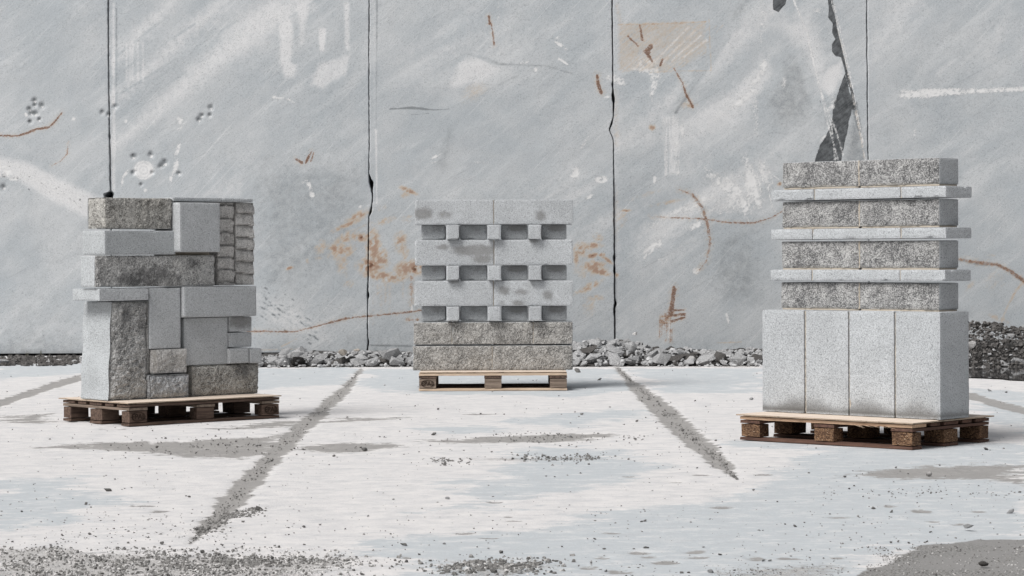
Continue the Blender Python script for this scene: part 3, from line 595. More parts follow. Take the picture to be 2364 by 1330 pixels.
for k in range(5):
    zc = zs[:, None]
    if bounds[k][0] == 'edge': xl = np.full(len(zs), bounds[k][1])
    else: xl = seam(bounds[k][1], zs, 1)
    if bounds[k + 1][0] == 'edge': xr = np.full(len(zs), bounds[k + 1][1])
    else: xr = seam(bounds[k + 1][1], zs, 0)
    if k == 0: xcore0 = -6.2; t = np.concatenate([[0, .2, .4, .5, .58], np.linspace((-6.2 + 16) / (16 - 4.45), 1, 170)])
    elif k == 4: t = np.concatenate([np.linspace(0, (6.2 - 3.95) / (16 - 3.95), 215), [.3, .4, .5, .7, 1]])
    else: t = np.linspace(0, 1, int((xr[100] - xl[100]) / .0105))
    X = xl[:, None] + (xr - xl)[:, None] * t[None, :]; Z = np.repeat(zc, len(t), 1)
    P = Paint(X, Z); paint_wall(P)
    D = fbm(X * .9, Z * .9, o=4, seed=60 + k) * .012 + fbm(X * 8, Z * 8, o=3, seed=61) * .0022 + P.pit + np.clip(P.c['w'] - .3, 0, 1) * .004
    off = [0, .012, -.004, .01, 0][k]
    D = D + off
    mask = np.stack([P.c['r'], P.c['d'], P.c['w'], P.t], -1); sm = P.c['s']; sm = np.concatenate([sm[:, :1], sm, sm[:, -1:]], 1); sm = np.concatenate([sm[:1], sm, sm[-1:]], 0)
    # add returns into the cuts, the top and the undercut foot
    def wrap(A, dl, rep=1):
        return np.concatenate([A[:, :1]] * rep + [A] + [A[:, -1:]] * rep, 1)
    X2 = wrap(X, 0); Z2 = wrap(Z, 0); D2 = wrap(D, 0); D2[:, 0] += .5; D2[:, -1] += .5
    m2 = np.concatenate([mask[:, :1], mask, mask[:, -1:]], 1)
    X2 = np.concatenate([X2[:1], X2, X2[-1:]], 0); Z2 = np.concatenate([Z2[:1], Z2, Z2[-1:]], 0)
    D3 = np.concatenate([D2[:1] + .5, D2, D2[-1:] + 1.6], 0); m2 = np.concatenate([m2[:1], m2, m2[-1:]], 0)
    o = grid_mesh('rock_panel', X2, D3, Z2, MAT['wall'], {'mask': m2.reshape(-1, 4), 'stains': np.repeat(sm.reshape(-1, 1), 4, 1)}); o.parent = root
    o['label'] = wlabels[k]
    # flat shading on the returns keeps the cut edges crisp
v = [(-16, .45, -.2), (16, .45, -.2), (16, .45, 8.45), (-16, .45, 8.45), (-16, 2, -.2), (16, 2, -.2), (16, 2, 8.45), (-16, 2, 8.45)]
o = mesh_obj('rock_core', v, [(0, 1, 2, 3), (5, 4, 7, 6), (3, 2, 6, 7), (0, 4, 5, 1), (1, 5, 6, 2), (4, 0, 3, 7)], MAT['wallback'], root)

# ------------------------------------------------------------------ stone blocks
def block(P, name, label, cat, group, u0, u1, v0, v1, z0, z1, mats, rough=None, res=.014, stain=None, fn=None, taper=None, seed=1):
    """box lattice in the stack's own frame; rough = {side: amplitude} for split faces"""
    rough = rough or {}
    x0, y0, a = PAL[P]
    cu, cv = (u0 + u1) / 2, (v0 + v1) / 2
    W, Dp, Hh = u1 - u0, v1 - v0, z1 - z0
    n = [max(2, int(round(q / res))) for q in (W, Dp, Hh)]
    I, J, K = np.meshgrid(np.arange(n[0] + 1), np.arange(n[1] + 1), np.arange(n[2] + 1), indexing='ij')
    sides = {'left': I == 0, 'right': I == n[0], 'front': J == 0, 'back': J == n[1], 'bottom': K == 0, 'top': K == n[2]}
    on = np.zeros(I.shape, bool)
    for s in sides.values(): on |= s
    idx = -np.ones(I.shape, int); idx[on] = np.arange(on.sum())
    p = np.stack([(I / n[0] - .5) * W, (J / n[1] - .5) * Dp, K / n[2] * Hh], -1)[on]
    sd_ = {k: s[on] for k, s in sides.items()}
    nrm = {'left': (-1, 0, 0), 'right': (1, 0, 0), 'front': (0, -1, 0), 'back': (0, 1, 0), 'bottom': (0, 0, -1), 'top': (0, 0, 1)}
    cnt = sum(s.astype(int) for s in sd_.values())
    q = p.copy(); so_ = seed * 3.7
    for k, s in sd_.items():
        nv = np.array(nrm[k], float); amp = rough.get(k, 0)
        X_, Y_, Z_ = p[:, 0] + so_, p[:, 1], p[:, 2]
        # distance to the nearest edge of this face
        ax = [i for i in range(3) if nv[i] == 0]
        ext = [(-W / 2, W / 2), (-Dp / 2, Dp / 2), (0, Hh)]
        ed = np.minimum.reduce([np.minimum(p[:, i] - ext[i][0], ext[i][1] - p[:, i]) for i in ax])
        if amp:
            big = fbm(X_ * 7, Y_ * 7, Z_ * 7, o=3, seed=seed); fine = fbm(X_ * 55, Y_ * 55, Z_ * 55, o=2, seed=seed + 9, g=.8)
            d = amp * (.9 * big + .75 * fine) - amp * (.55 * np.exp(-ed / .012) + (.9 * np.exp(-ed / .028) if amp > .0115 else 0))
            if fn and k == 'front': d = d * .35 + fn(p[:, 0], p[:, 2], seed)
        else:
            d = .0007 * fbm(X_ * 20, Y_ * 20, Z_ * 20, o=2, seed=seed)
            d = d - np.where(cnt > 1, .0022 + .009 * np.clip(fbm(X_ * 16, Y_ * 16, Z_ * 16, o=2, seed=seed + 4) - .38, 0, 1) * 2, 0)
        if k in ('bottom',): d = np.minimum(d, 0)
        q += nv * (d * s)[:, None]
    if taper is not None: q = taper(q, W, Dp, Hh)
    faces, mi, = [], []
    def quad(A, B, Cc, Dd, mi_):
        f = np.stack([A, B, Cc, Dd], -1).reshape(-1, 4); faces.append(f); mi.append(np.full(len(f), mi_))
    g_ = lambda k: 1 if k in rough and len(mats) > 1 else 0
    s = idx[0]; quad(s[:-1, :-1], s[:-1, 1:], s[1:, 1:], s[1:, :-1], g_('left'))
    s = idx[-1]; quad(s[:-1, :-1], s[1:, :-1], s[1:, 1:], s[:-1, 1:], g_('right'))
    s = idx[:, 0]; quad(s[:-1, :-1], s[1:, :-1], s[1:, 1:], s[:-1, 1:], g_('front'))
    s = idx[:, -1]; quad(s[:-1, :-1], s[:-1, 1:], s[1:, 1:], s[1:, :-1], g_('back'))
    s = idx[:, :, 0]; quad(s[:-1, :-1], s[:-1, 1:], s[1:, 1:], s[1:, :-1], g_('bottom'))
    s = idx[:, :, -1]; quad(s[:-1, :-1], s[1:, :-1], s[1:, 1:], s[:-1, 1:], g_('top'))
    faces = np.concatenate(faces); mi = np.concatenate(mi)
    o = mesh_obj(name, q, faces, mats, None, mi)
    st = np.zeros((len(q), 4)); st[:, 3] = 1
    for (kind, fx, fz, rx, rz, am) in (stain or []):    # ellipse on the front, stains and painted shade: fraction of width/height, radii in metres
        dd = np.hypot((p[:, 0] - (fx - .5) * W) / rx, (p[:, 2] - fz * Hh) / rz)
        if kind == 'foot':
            zz = p[:, 2] - .012; e_ = .5 + .5 * np.cos((p[:, 0] / W - (fx - .5)) * 5.0)
            st[:, 2] = np.maximum(st[:, 2], am * np.clip(1 - zz / (rz * (.45 + .75 * e_)), 0, 1) ** 1.3 * np.clip(zz / .012 + .55, .25, 1)); continue
        ch = 0 if kind == 'damp_shade' else 1
        st[:, ch] = np.maximum(st[:, ch], am * np.clip(1.4 - dd, 0, 1))
    set_col(o, 'stain', st)
    o.location = to_world(P, cu, cv, z0); o.rotation_euler = (0, 0, a)
    tag(o, label, cat, group)
    return o
def mortar(parent, x0, x1, y0, y1, z0, z1):
    """thin bed, joint or added backing of mortar stuck on a block, in the block's local metres, with a ragged face"""
    n = max(4, int(max(x1 - x0, z1 - z0) / .015)); along_z = (z1 - z0) > (x1 - x0); V = []; Fc = []
    for i in range(n + 1):
        t = i / n; j = random.uniform(0, .006)
        if along_z: z = z0 + (z1 - z0) * t; V += [(x0, y0 + j, z), (x1, y0 + j, z), (x1, y1, z), (x0, y1, z)]
        else: x = x0 + (x1 - x0) * t; V += [(x, y0 + j, z0), (x, y0 + j, z1), (x, y1, z1), (x, y1, z0)]
        if i:
            b = 4 * i; a_ = b - 4
            for e in range(4): Fc.append((a_ + e, a_ + (e + 1) % 4, b + (e + 1) % 4, b + e))
    Fc += [(3, 2, 1, 0), (4 * n, 4 * n + 1, 4 * n + 2, 4 * n + 3)]
    o = mesh_obj('mortar_or_backing', V, Fc, MAT['mortar'], parent)
    bm = bmesh.new(); bm.from_mesh(o.data); bmesh.ops.recalc_face_normals(bm, faces=bm.faces); bm.to_mesh(o.data); bm.free()
    return o

MAT['split_blue'] = stone_rough('granite_split_bluish', (.56, .575, .59), (.17, .178, .188), .0, (.42, .41, .39))
G1, SPL = [MAT['granite']], [MAT['granite'], MAT['split']]
DECK = .157
# ---- right stack -------------------------------------------------
GR = 'granite blocks of the right stack'
vb0, vb1 = .245, .55
ue = [front('R', vb0, x, 840)[0] for x in (1759, 1857.5, 1958.5, 2065, 2170)]
ztop = front('R', vb0, 1965, 718)[1]
pos = ['leftmost', 'second from the left', 'third from the left', 'rightmost']
for i in range(4):
    gapm = .0045 if i < 3 else 0
    o = block('R', 'stone_slab', 'tall upright pale granite slab with water-stained foot, %s of the four on the right pallet' % pos[i], 'stone slab', GR,
          ue[i] + (.0045 if i else 0), ue[i + 1] - gapm, vb0 + (0, .004, .001, .003)[i], vb1, DECK, ztop + (0, -.001, .001, 0)[i], [MAT['granite_mid']], res=.02, seed=11 + i,
          stain=[('foot', (.85, .15, .4, .45)[i], 0, 1, .12, (1.05, .9, 1.0, .85)[i]), ('dust', .97, .5, .012, .5, .5 if i in (0, 2) else .2)])
    if i < 3:
        W = ue[i + 1] - ue[i]; mortar(o, W / 2 - .004, W / 2 + .0045, -(vb1 - vb0) / 2 + .012, .13, .004, ztop - DECK - .006)
vs0, vs1 = .318, .59
vr0, vr1 = .345, .55
def zr(y, v=vr0): return front('R', v, 1975, y)[1]
rows_r = [('top course', 370, 430, 1806, 1982, 2168), ('second rough course', 463, 523.3, 1805, 1983, 2168), ('third rough course', 556.5, 619.2, 1804, 1983, 2168), ('lowest rough course', 652.6, 714.5, 1802, 1982.5, 2168)]
for r, (nm, ya, yb, xa, xb, xc) in enumerate(rows_r):
    za, zb = zr(ya), zr(yb)
    if r == 3: zb = ztop + .009
    um = front('R', vr0, xb, (ya + yb) / 2)[0]; ua = front('R', vr0, xa, (ya + yb) / 2)[0]; uc = front('R', vr0, xc, (ya + yb) / 2)[0]
    for s, (p0, p1) in enumerate([(ua, um - .003), (um + .003, uc)]):
        o = block('R', 'stone_block', 'dark split-faced block, %s half of the right stack\'s %s' % (('left', 'right')[s], nm), 'stone block', GR,
              p0, p1, vr0, vr1, zb, za, [MAT['granite_dull'], MAT['split']], {'front': .008}, .011, seed=31 + r * 2 + s,
              stain=[('damp_shade', .4 + .3 * s, .85, .3, .05, .3 if r else .1), ('dust', .5, .0, .4, .018, .55)])  # upper patch is painted shade, strongest below an overhanging slab
        w2 = (p1 - p0) / 2; mortar(o, -w2 + .008, w2 - .004, -(vr1 - vr0) / 2 + .004, .09, -.0085, -.0004)
        if s == 0: mortar(o, w2 - .002, w2 + .0055, -(vr1 - vr0) / 2 + .002, .09, .001, za - zb - .002)
rows_s = [('upper', 434, 460, 1780, 1879, 2079, 2184), ('middle', 527.3, 552, 1779, 1875, 2079, 2183.5), ('lower', 622.8, 648.6, 1778, 1874, 2077.5, 2182)]
for r, (nm, ya, yb, x1_, x2_, x3_, x4_) in enumerate(rows_s):
    za, zb = zr(ya, vs0), zr(yb, vs0)
    us = [front('R', vs0, x, (ya + yb) / 2)[0] for x in (x1_, x2_, x3_, x4_)]
    for s in range(3):
        e0 = us[s] + (.002 if s else 0); e1 = us[s + 1] - (.003 if s < 2 else 0)
        o = block('R', 'stone_slab', 'thin pale overhanging slab, %s piece of the right stack\'s %s slab course' % (('left', 'middle', 'right')[s], nm), 'stone slab', GR,
              e0, e1, vs0 + .002 * ((r + s) % 2), vs1, zb, za, [MAT['granite_mid']], res=.014, seed=51 + r * 3 + s)
        if s < 2: mortar(o, (e1 - e0) / 2 - .001, (e1 - e0) / 2 + .0042, -(vs1 - vs0) / 2 + .006, .1, .002, za - zb - .002)
# ---- middle stack ------------------------------------------------
GM = 'granite blocks of the middle stack'
v0m, v1m = .24, .56
def fm(v, x, y): return front('M', v, x, y)
SM = [MAT['granite_mid']]
stain_shade_m = {('top', 0): [('damp_shade', .10, .45, .10, .06, .75), ('damp_shade', .38, .40, .09, .05, .5), ('dust', .2, .3, .25, .07, .3)], ('top', 1): [('damp_shade', .58, .35, .06, .06, .62)],
  ('middle', 0): [('damp_shade', .78, .58, .24, .055, .78), ('damp_shade', .36, .72, .08, .03, .62), ('damp_shade', .86, .25, .10, .05, .7)], ('middle', 1): [('damp_shade', .5, .95, .06, .02, .6)],  # top-edge patch on the right block is painted shade of the header above
  ('lower', 0): [('damp_shade', .5, .96, .07, .02, .55)], ('lower', 1): [('damp_shade', .13, .62, .06, .045, .68), ('damp_shade', .36, .55, .10, .04, .55), ('damp_shade', .68, .42, .06, .05, .62), ('damp_shade', .30, .12, .07, .03, .62), ('damp_shade', .10, .13, .04, .025, .5), ('damp_shade', .45, .85, .08, .04, .4)]}  # top-edge patch on the left block is painted shade of the header above
for nm, ya, yb, xs_ in [('top', 461, 518.5, (957, 1140, 1324)), ('middle', 553.5, 612.5, (957, 1140.5, 1323.5)), ('lower', 648, 706.8, (956, 1139.5, 1324))]:
    ym = (ya + yb) / 2
    for s in range(2):
        za, zb = fm(v0m, 1140, ya)[1], fm(v0m, 1140, yb)[1]
        o = block('M', 'stone_block', 'long pale granite block, %s one of the middle stack\'s %s wide course' % (('left', 'right')[s], nm), 'stone block', GM,
              fm(v0m, xs_[s], ym)[0] + .002, fm(v0m, xs_[s + 1], ym)[0] - .003, v0m, v1m, zb, za, SM, res=.014, seed=71 + s + int(ya) % 7, stain=stain_shade_m.get((nm, s)))
        if s == 0: w2 = (fm(v0m, xs_[1], ym)[0] - fm(v0m, xs_[0], ym)[0] - .005) / 2; mortar(o, w2 - .001, w2 + .0045, -.155, .1, .002, za - zb - .002)
vn0, vp0 = .19, .315
for nm, ya, yb in [('upper', 519.8, 552), ('middle', 613.8, 646.5), ('lower', 708, 740)]:
    zn0, zn1 = fm(vn0, 1140, yb)[1], fm(vn0, 1140, ya)[1]
    za, zb = fm(v0m, 1140, {'upper': 518.5, 'middle': 612.5, 'lower': 706.8}[nm])[1] - .002, fm(v0m, 1140, {'upper': 553.5, 'middle': 648, 'lower': 742}[nm])[1] + .002
    for s, xx in enumerate([(1031, 1060), (1126, 1155), (1220, 1249.5)]):
        block('M', 'stone_header', 'small square block end jutting out, %s of three, middle stack\'s %s open course' % (('left', 'centre', 'right')[s], nm), 'stone block', GM,
              fm(vn0, xx[0], 600)[0], fm(vn0, xx[1], 600)[0], vn0, v1m - .02, zb, za, SM, res=.012, seed=81 + s)
    for s, xx in enumerate([(972, 1029), (1061, 1125), (1156, 1219), (1250, 1309)]):
        block('M', 'stone_infill', 'recessed darker block, %s in the middle stack\'s %s open course' % (('first from left', 'second from left', 'third from left', 'last on the right')[s], nm), 'stone block', GM,
              fm(vp0, xx[0], 600)[0] + .003, fm(vp0, xx[1], 600)[0] - .003, vp0, v1m - .01, zb, za, [MAT['granite_dull']], res=.014, seed=91 + s, stain=[('damp_shade', .6, .8, .1, .04, .75 if s in (3, 2) else .45)])  # dark patch near the top paints the recess shade into the stone
for nm, ya, yb, xs_, nmz in [('upper rough course', 742.5, 795, (954, 1043.5, 1231.5, 1323), ('left', 'middle', 'right')), ('bottom rough course', 797, 852, (952, 1136.5, 1323), ('left', 'right'))]:
    ym = (ya + yb) / 2
    za, zb = fm(v0m, 1140, ya)[1], fm(v0m, 1140, yb)[1]
    if nm[0] == 'b': zb = DECK
    for s in range(len(xs_) - 1):
        e0, e1 = fm(v0m, xs_[s], ym)[0] + .002, fm(v0m, xs_[s + 1], ym)[0] - .002
        o = block('M', 'stone_block', 'dark rough granite block, %s one of the middle stack\'s %s' % (nmz[s], nm), 'stone block', GM,
              e0, e1, v0m, v1m, zb, za - .004, [MAT['granite_dull'], MAT['split_dark']], {'front': .007}, .011, seed=101 + s + int(ya) % 9, stain=[('damp_shade', .5, .05, .5, .02, .45 if nm[0] == 'b' else .2)])
        if s < len(xs_) - 2: mortar(o, (e1 - e0) / 2 - .002, (e1 - e0) / 2 + .0035, -.156, .1, .002, za - zb - .008)
# ---- left stack --------------------------------------------------
GL = 'granite blocks of the left stack'
def lb(name, label, x0, x1, ya, yb, v0, mats, rough=None, xback=None, v1=None, res=.013, **k):
    ym = (ya + yb) / 2
    u0 = front('L', v0, x0, ym)[0]; u1 = front('L', v0, x1, ym)[0]
    za = front('L', v0, (x0 + x1) / 2, ya)[1]; zb = front('L', v0, (x0 + x1) / 2, yb)[1]
    if xback: v1 = sidev('L', u0, xback, ym)
    if v1 is None: v1 = .56
    if k.pop('deck', False): zb = DECK
    zt_ = k.pop('ztop', None); zb_ = k.pop('zbot', None)
    if zt_ is not None: za = zt_
    if zb_ is not None: zb = zb_
    return block('L', name, label, 'stone block' if name == 'stone_block' else 'stone slab', GL, u0 + .0015, u1 - .0015, v0, max(v1, v0 + .12), zb + .001, za - .001, mats, rough, res, **k)
MAT['granite_left'] = stone_smooth('granite_sawn_left', (.53, .55, .565), (.11, .115, .12), .62)
MAT['split_grey'] = stone_rough('granite_split_grey', (.60, .60, .59), (.12, .12, .12), -.04, (.42, .41, .38))
MAT['split_brown'] = stone_rough('granite_split_brownish', (.56, .55, .52), (.10, .097, .09), -.02)
GD = MAT['granite_left']; GS = MAT['granite']; SD = MAT['split_brown']; SL = MAT['split_light']; SP = MAT['split_grey']
VL = .235
lb('stone_block', 'rough dark weathered granite block at the top left corner of the left stack', 241, 398.5, 457, 529, VL, [GD, SD], {'front': .010, 'left': .012, 'top': .004, 'right': .006}, xback=199, seed=121, res=.010, stain=[('dust', .0, .5, .05, .1, .0)])
lb('stone_slab', 'very thin granite slab along the top right of the left stack', 398.5, 584.5, 456.5, 466.5, .22, [GS], seed=122, v1=.5)
lb('stone_block', 'squarish smooth granite block jutting forward under the thin top slab', 415, 509, 467.5, 582.5, .155, [GD], seed=123, v1=.5)
def ridges(x, z, sd__):
    t = z / .088 + .13 * vn(x * 9, z * 0, seed=sd__) + .3 * vn(z * 3, z * 0, seed=sd__ + 1)
    fr = t - np.floor(t)
    return .020 * (fr ** .7) - .012 * np.exp(-((fr - .0) / .12) ** 2) + .006 * vn(x * 14, z * 14, seed=sd__ + 2) - .012
def ridges2(x, z, sd__):
    t = z / .083 + .16 * vn(x * 11, z * 0, seed=sd__) + .3 * vn(z * 3, z * 0, seed=sd__ + 1)
    fr = t - np.floor(t)
    return .020 * ((1 - fr) ** .7) - .012 * np.exp(-((1 - fr) / .12) ** 2) + .006 * vn(x * 14, z * 14, seed=sd__ + 2) - .012
zA2 = front('L', .22, 490, 466.5)[1]
lb('stone_block', 'upright split granite block with horizontal ridges, next to the jutting square block', 503, 541.7, 468, 659, .25, [SL, SL], {'front': .010, 'right': .006, 'left': .004}, v1=.5, seed=124, res=.009, fn=ridges, ztop=zA2)
lb('stone_block', 'upright ridged split granite block at the right edge of the left stack', 544.8, 588, 468, 658, .245, [SL, SL], {'front': .010, 'right': .008, 'left': .004}, v1=.5, seed=125, res=.009, fn=ridges2, ztop=zA2)
lb('stone_block', 'smooth pale granite beam second from the top at the left of the left stack', 241, 406, 532, 588.5, VL - .01, [GS], xback=189, seed=126)
def tilt_left(q, W, Dp, Hh):
    k_ = np.clip(-q[:, 0] / (W / 2), 0, 1); q[:, 0] += k_ * q[:, 2] * .0; return q
c1 = lb('stone_block', 'long dark split granite beam with a smooth pale broken end in the left stack', 219, 497, 589.6, 662, VL, [GS, SP], {'front': .011, 'top': .003, 'right': .006}, xback=185, seed=127, res=.010, stain=[('damp_shade', .45, .35, .28, .10, .62), ('damp_shade', .62, .15, .30, .06, .5), ('damp_shade', .3, .2, .15, .05, .75), ('damp_shade', .8, .75, .1, .05, .5)])
_zt = max(v.co.z for v in c1.data.vertices); _uc = front('L', VL, 358, 625)[0]
mortar(c1, front('L', VL, 380, 590)[0] - _uc, front('L', VL, 494, 590)[0] - _uc, -.02, .05, _zt - .004, _zt + .030)  # added backing that blocks the see-through gap above this beam
lb('stone_slab', 'thin granite slab sticking out at the left side of the left stack', 229, 344, 666, 694.5, VL - .02, [GS, GD], {'front': .003}, xback=166.5, seed=128)
lb('stone_block', 'narrow upright smooth granite block in the centre of the left stack', 345, 418, 664, 805.5, VL, [GD], seed=129)
lb('stone_block', 'large smooth granite block jutting forward at the right middle of the left stack', 425, 593, 661, 732, VL - .03, [GD], seed=130)
def e1_taper(q, W, Dp, Hh):
    k_ = np.clip(.5 - q[:, 0] / W, 0, 1); q[:, 0] += k_ * (.028 * (q[:, 2] / Hh) + .004 * np.sin(q[:, 2] * 23)) ; return q
e1 = lb('stone_block', 'big upright granite block with pale sawn side and dark split front, lower left', 250, 345, 696, 921, VL, [GS, SP], {'front': .022, 'right': .006}, xback=184, deck=True, seed=131, res=.010, taper=e1_taper, stain=[('damp_shade', .4, .85, .08, .10, .6), ('damp_shade', .3, .6, .10, .15, .42), ('damp_shade', .8, .8, .05, .1, .5)])
_w = (front('L', VL, 345, 810)[0] - front('L', VL, 250, 810)[0]) / 2
mortar(e1, _w - .002, _w + .012, -.13, .05, .004, .262)
lb('stone_block', 'square sawn granite block set back in the lower right of the left stack', 424, 527, 733, 843, VL + .03, [GD], seed=132)
lb('stone_block', 'small dark granite block under the large jutting block at the right edge', 528, 582, 731, 766, VL + .03, [GD], seed=133, stain=[('damp_shade', .5, .7, .12, .06, .72)], v1=.5)  # face darkened, most of all in its upper part
lb('stone_block', 'small bluish granite block below the dark one at the right edge of the left stack', 528, 582, 767, 802, VL + .025, [GD], seed=134, v1=.5, stain=[('damp_shade', .5, .3, .08, .03, .3)])
lb('stone_block', 'small smooth granite block left of the pair above the bottom right boulder', 529, 575.5, 804, 839.5, VL, [GD], seed=135, v1=.5)
lb('stone_block', 'small smooth granite cube sticking out at the right of the left stack', 576.5, 605, 804, 839, VL, [GD], seed=136, v1=.5)
lb('stone_block', 'rough brownish granite block, upper of two small blocks at the bottom centre', 349, 434, 806, 862, VL - .005, [SL, SL], {'front': .010, 'right': .012, 'left': .006, 'top': .003}, seed=137, res=.010, stain=[('dust', .1, .5, .03, .2, .5)])
lb('stone_block', 'rough granite block with pale edge chip, lower of two small blocks at the bottom centre', 347, 441, 864.5, 919, VL - .03, [MAT['split_blue'], MAT['split_blue']], {'front': .014, 'right': .012, 'left': .010, 'top': .004}, seed=138, res=.010, deck=True, stain=[('dust', .5, .12, .2, .02, .6)])
lb('stone_block', 'wide rough dark granite block at the bottom right of the left stack', 443, 601, 841.5, 914, VL + .015, [SD, SD], {'front': .014, 'right': .016, 'left': .010, 'top': .006}, seed=139, res=.010, deck=True, stain=[('damp_shade', .75, .7, .12, .08, .6), ('damp_shade', .2, .5, .1, .1, .4)])

# ------------------------------------------------------------------ pallets
def boxb(x0, x1, y0, y1, z0, z1, res=.06, jit=.0015, seed=0):
    nx = max(2, int((x1 - x0) / res)); ny = max(2, int((y1 - y0) / res)); V = []; idx = {}; Fc = []
    rnd = random.Random(seed)
    nn = (nx, ny, 1)
    for i in range(nx + 1):
        for j in range(ny + 1):
            for k in range(2):
                if i in (0, nx) or j in (0, ny) or True:
                    e = (i in (0, nx)) + (j in (0, ny)); c_ = .0018 * (e > 0)
                    x = x0 + (x1 - x0) * i / nx; y = y0 + (y1 - y0) * j / ny; z = z0 if k == 0 else z1
                    x += rnd.uniform(-jit, jit) - (c_ if i == nx else -c_ if i == 0 else 0); y += rnd.uniform(-jit, jit) - (c_ if j == ny else -c_ if j == 0 else 0)
                    z += -c_ * (1 if k else -1) - rnd.uniform(0, jit) * (1 if k else -1)
                    idx[i, j, k] = len(V); V.append((x, y, z))
    for i in range(nx):
        for j in range(ny):
            Fc.append((idx[i, j, 1], idx[i + 1, j, 1], idx[i + 1, j + 1, 1], idx[i, j + 1, 1])); Fc.append((idx[i, j, 0], idx[i, j + 1, 0], idx[i + 1, j + 1, 0], idx[i + 1, j, 0]))
    for i in range(nx):
        Fc.append((idx[i, 0, 0], idx[i + 1, 0, 0], idx[i + 1, 0, 1], idx[i, 0, 1])); Fc.append((idx[i + 1, ny, 0], idx[i, ny, 0], idx[i, ny, 1], idx[i + 1, ny, 1]))
    for j in range(ny):
        Fc.append((idx[0, j + 1, 0], idx[0, j, 0], idx[0, j, 1], idx[0, j + 1, 1])); Fc.append((idx[nx, j, 0], idx[nx, j + 1, 0], idx[nx, j + 1, 1], idx[nx, j, 1]))
    return V, Fc
W = {}
for ax in 'xy':
    W['dark' + ax] = wood('weathered_wood_' + ax, (.155, .108, .084), (.062, .042, .034), ax, .45)
    W['grey' + ax] = wood('grey_brown_wood_' + ax, (.26, .205, .165), (.13, .10, .08), ax, .35)
    W['pale' + ax] = wood('pale_pine_' + ax, (.60, .48, .37), (.44, .335, .25), ax, .35, (.24, .18, .14))
    W['tan' + ax] = wood('tan_pine_' + ax, (.60, .42, .29), (.42, .28, .19), ax, .3, (.09, .06, .04))
    W['red' + ax] = wood('red_brown_wood_' + ax, (.15, .085, .062), (.07, .042, .034), ax, .4)
m = M('chipboard', .9, .1); co = m.coord((1, 1, 1.8), rnd=True); q_ = m.noise(co, 75, 3, .8, .6)
c_ = m.mix(m.ramp(q_, .42, .62), (.06, .033, .022), (.27, .165, .098)); c_ = m.mix(m.ramp(m.noise(co, 110, 2, .6), .66, .72), c_, (.62, .50, .37))
c_ = m.mix(m.math('MULTIPLY', m.ramp(m.noise(m.coord(rnd=True), 9, 4, .6), .45, .7), .7), c_, (.06, .035, .026)); m.color(c_); m.bump(q_, .9, .008); W['chip'] = m.m
m = M('plywood', .75, .2); co = m.coord((2, 30, 1), rnd=True); n1 = m.noise(co, 3, 5, .6, .4)
sep = m.n('ShaderNodeSeparateXYZ'); m.l(m.tc.outputs['Object'], sep.inputs[0])
ply = m.ramp(m.math('SINE', m.math('MULTIPLY', sep.outputs[2], 2094.0)), -.2, .5)
geo = m.n('ShaderNodeNewGeometry'); sn = m.n('ShaderNodeSeparateXYZ'); m.l(geo.outputs['True Normal'], sn.inputs[0])
n7 = m.noise(m.coord(rnd=True), 7, 5, .7)
topc = m.mix(m.ramp(n1, .35, .7), (.66, .565, .48), (.55, .46, .38)); topc = m.mix(m.math('MULTIPLY', m.ramp(n7, .5, .7), .4), topc, (.42, .37, .33))
edg = m.mix(ply, (.50, .40, .31), (.16, .12, .09)); dmg = m.ramp(m.noise(m.coord(rnd=True), 14, 5, .8), .54, .62)
edg = m.mix(m.math('MULTIPLY', dmg, .6), edg, (.14, .11, .085))
m.color(m.mix(m.ramp(sn.outputs[2], .4, .8), edg, topc)); m.bump(n1, .3, .002); W['ply'] = m.m
W['brand'] = None
m = M('branded_mark', .9, .1); m.color((.035, .024, .018)); W['brand'] = m.m

def text_mesh(body, size, depth):
    cu = bpy.data.curves.new('t', 'FONT'); cu.body = body; cu.size = size; cu.extrude = depth; cu.align_x = 'CENTER'; cu.align_y = 'CENTER'; cu.offset = .0006; cu.resolution_u = 3
    ob = bpy.data.objects.new('t', cu); C.objects.link(ob)
    dg_ = bpy.context.evaluated_depsgraph_get(); me = bpy.data.meshes.new_from_object(ob.evaluated_get(dg_))
    bpy.data.objects.remove(ob); return me
def stamp(blk, x, y, z, rx, rz, rot=0):
    me = text_mesh('EPAL', .048, .0009)
    bm = bmesh.new(); bm.from_mesh(me)
    n = 40; vs = []
    for i in range(n):
        t = 2 * math.pi * i / n
        for (k, dz) in ((1.0, -.0009), (1.0, .0009), (.90, .0009), (.90, -.0009)): vs.append(bm.verts.new((rx * k * math.cos(t), rz * k * math.sin(t), dz)))
    for i in range(n):
        a_, b_ = 4 * i, 4 * ((i + 1) % n)
        for e in range(4): bm.faces.new((vs[a_ + e], vs[b_ + e], vs[b_ + (e + 1) % 4], vs[a_ + (e + 1) % 4]))
    bmesh.ops.recalc_face_normals(bm, faces=bm.faces); bm.to_mesh(me); bm.free()
    me.materials.clear(); me.materials.append(W['brand']); me.name = 'brand_stamp'
    o = bpy.data.objects.new('brand_stamp', me); C.objects.link(o); o.parent = blk
    o.location = (x, y, z); o.rotation_euler = (R_(90), rot, 0)
    return o
def part_box(name, root, x0, x1, y0, y1, z0, z1, mat, seed, lab=None, res=.06, jit=.0015):
    cx, cy = (x0 + x1) / 2, (y0 + y1) / 2
    V, Fc = boxb(x0 - cx, x1 - cx, y0 - cy, y1 - cy, 0, z1 - z0, res, jit, seed)
    o = mesh_obj(name, V, Fc, mat, root); o.location = (cx, cy, z0)
    if lab: o['label'] = lab
    return o
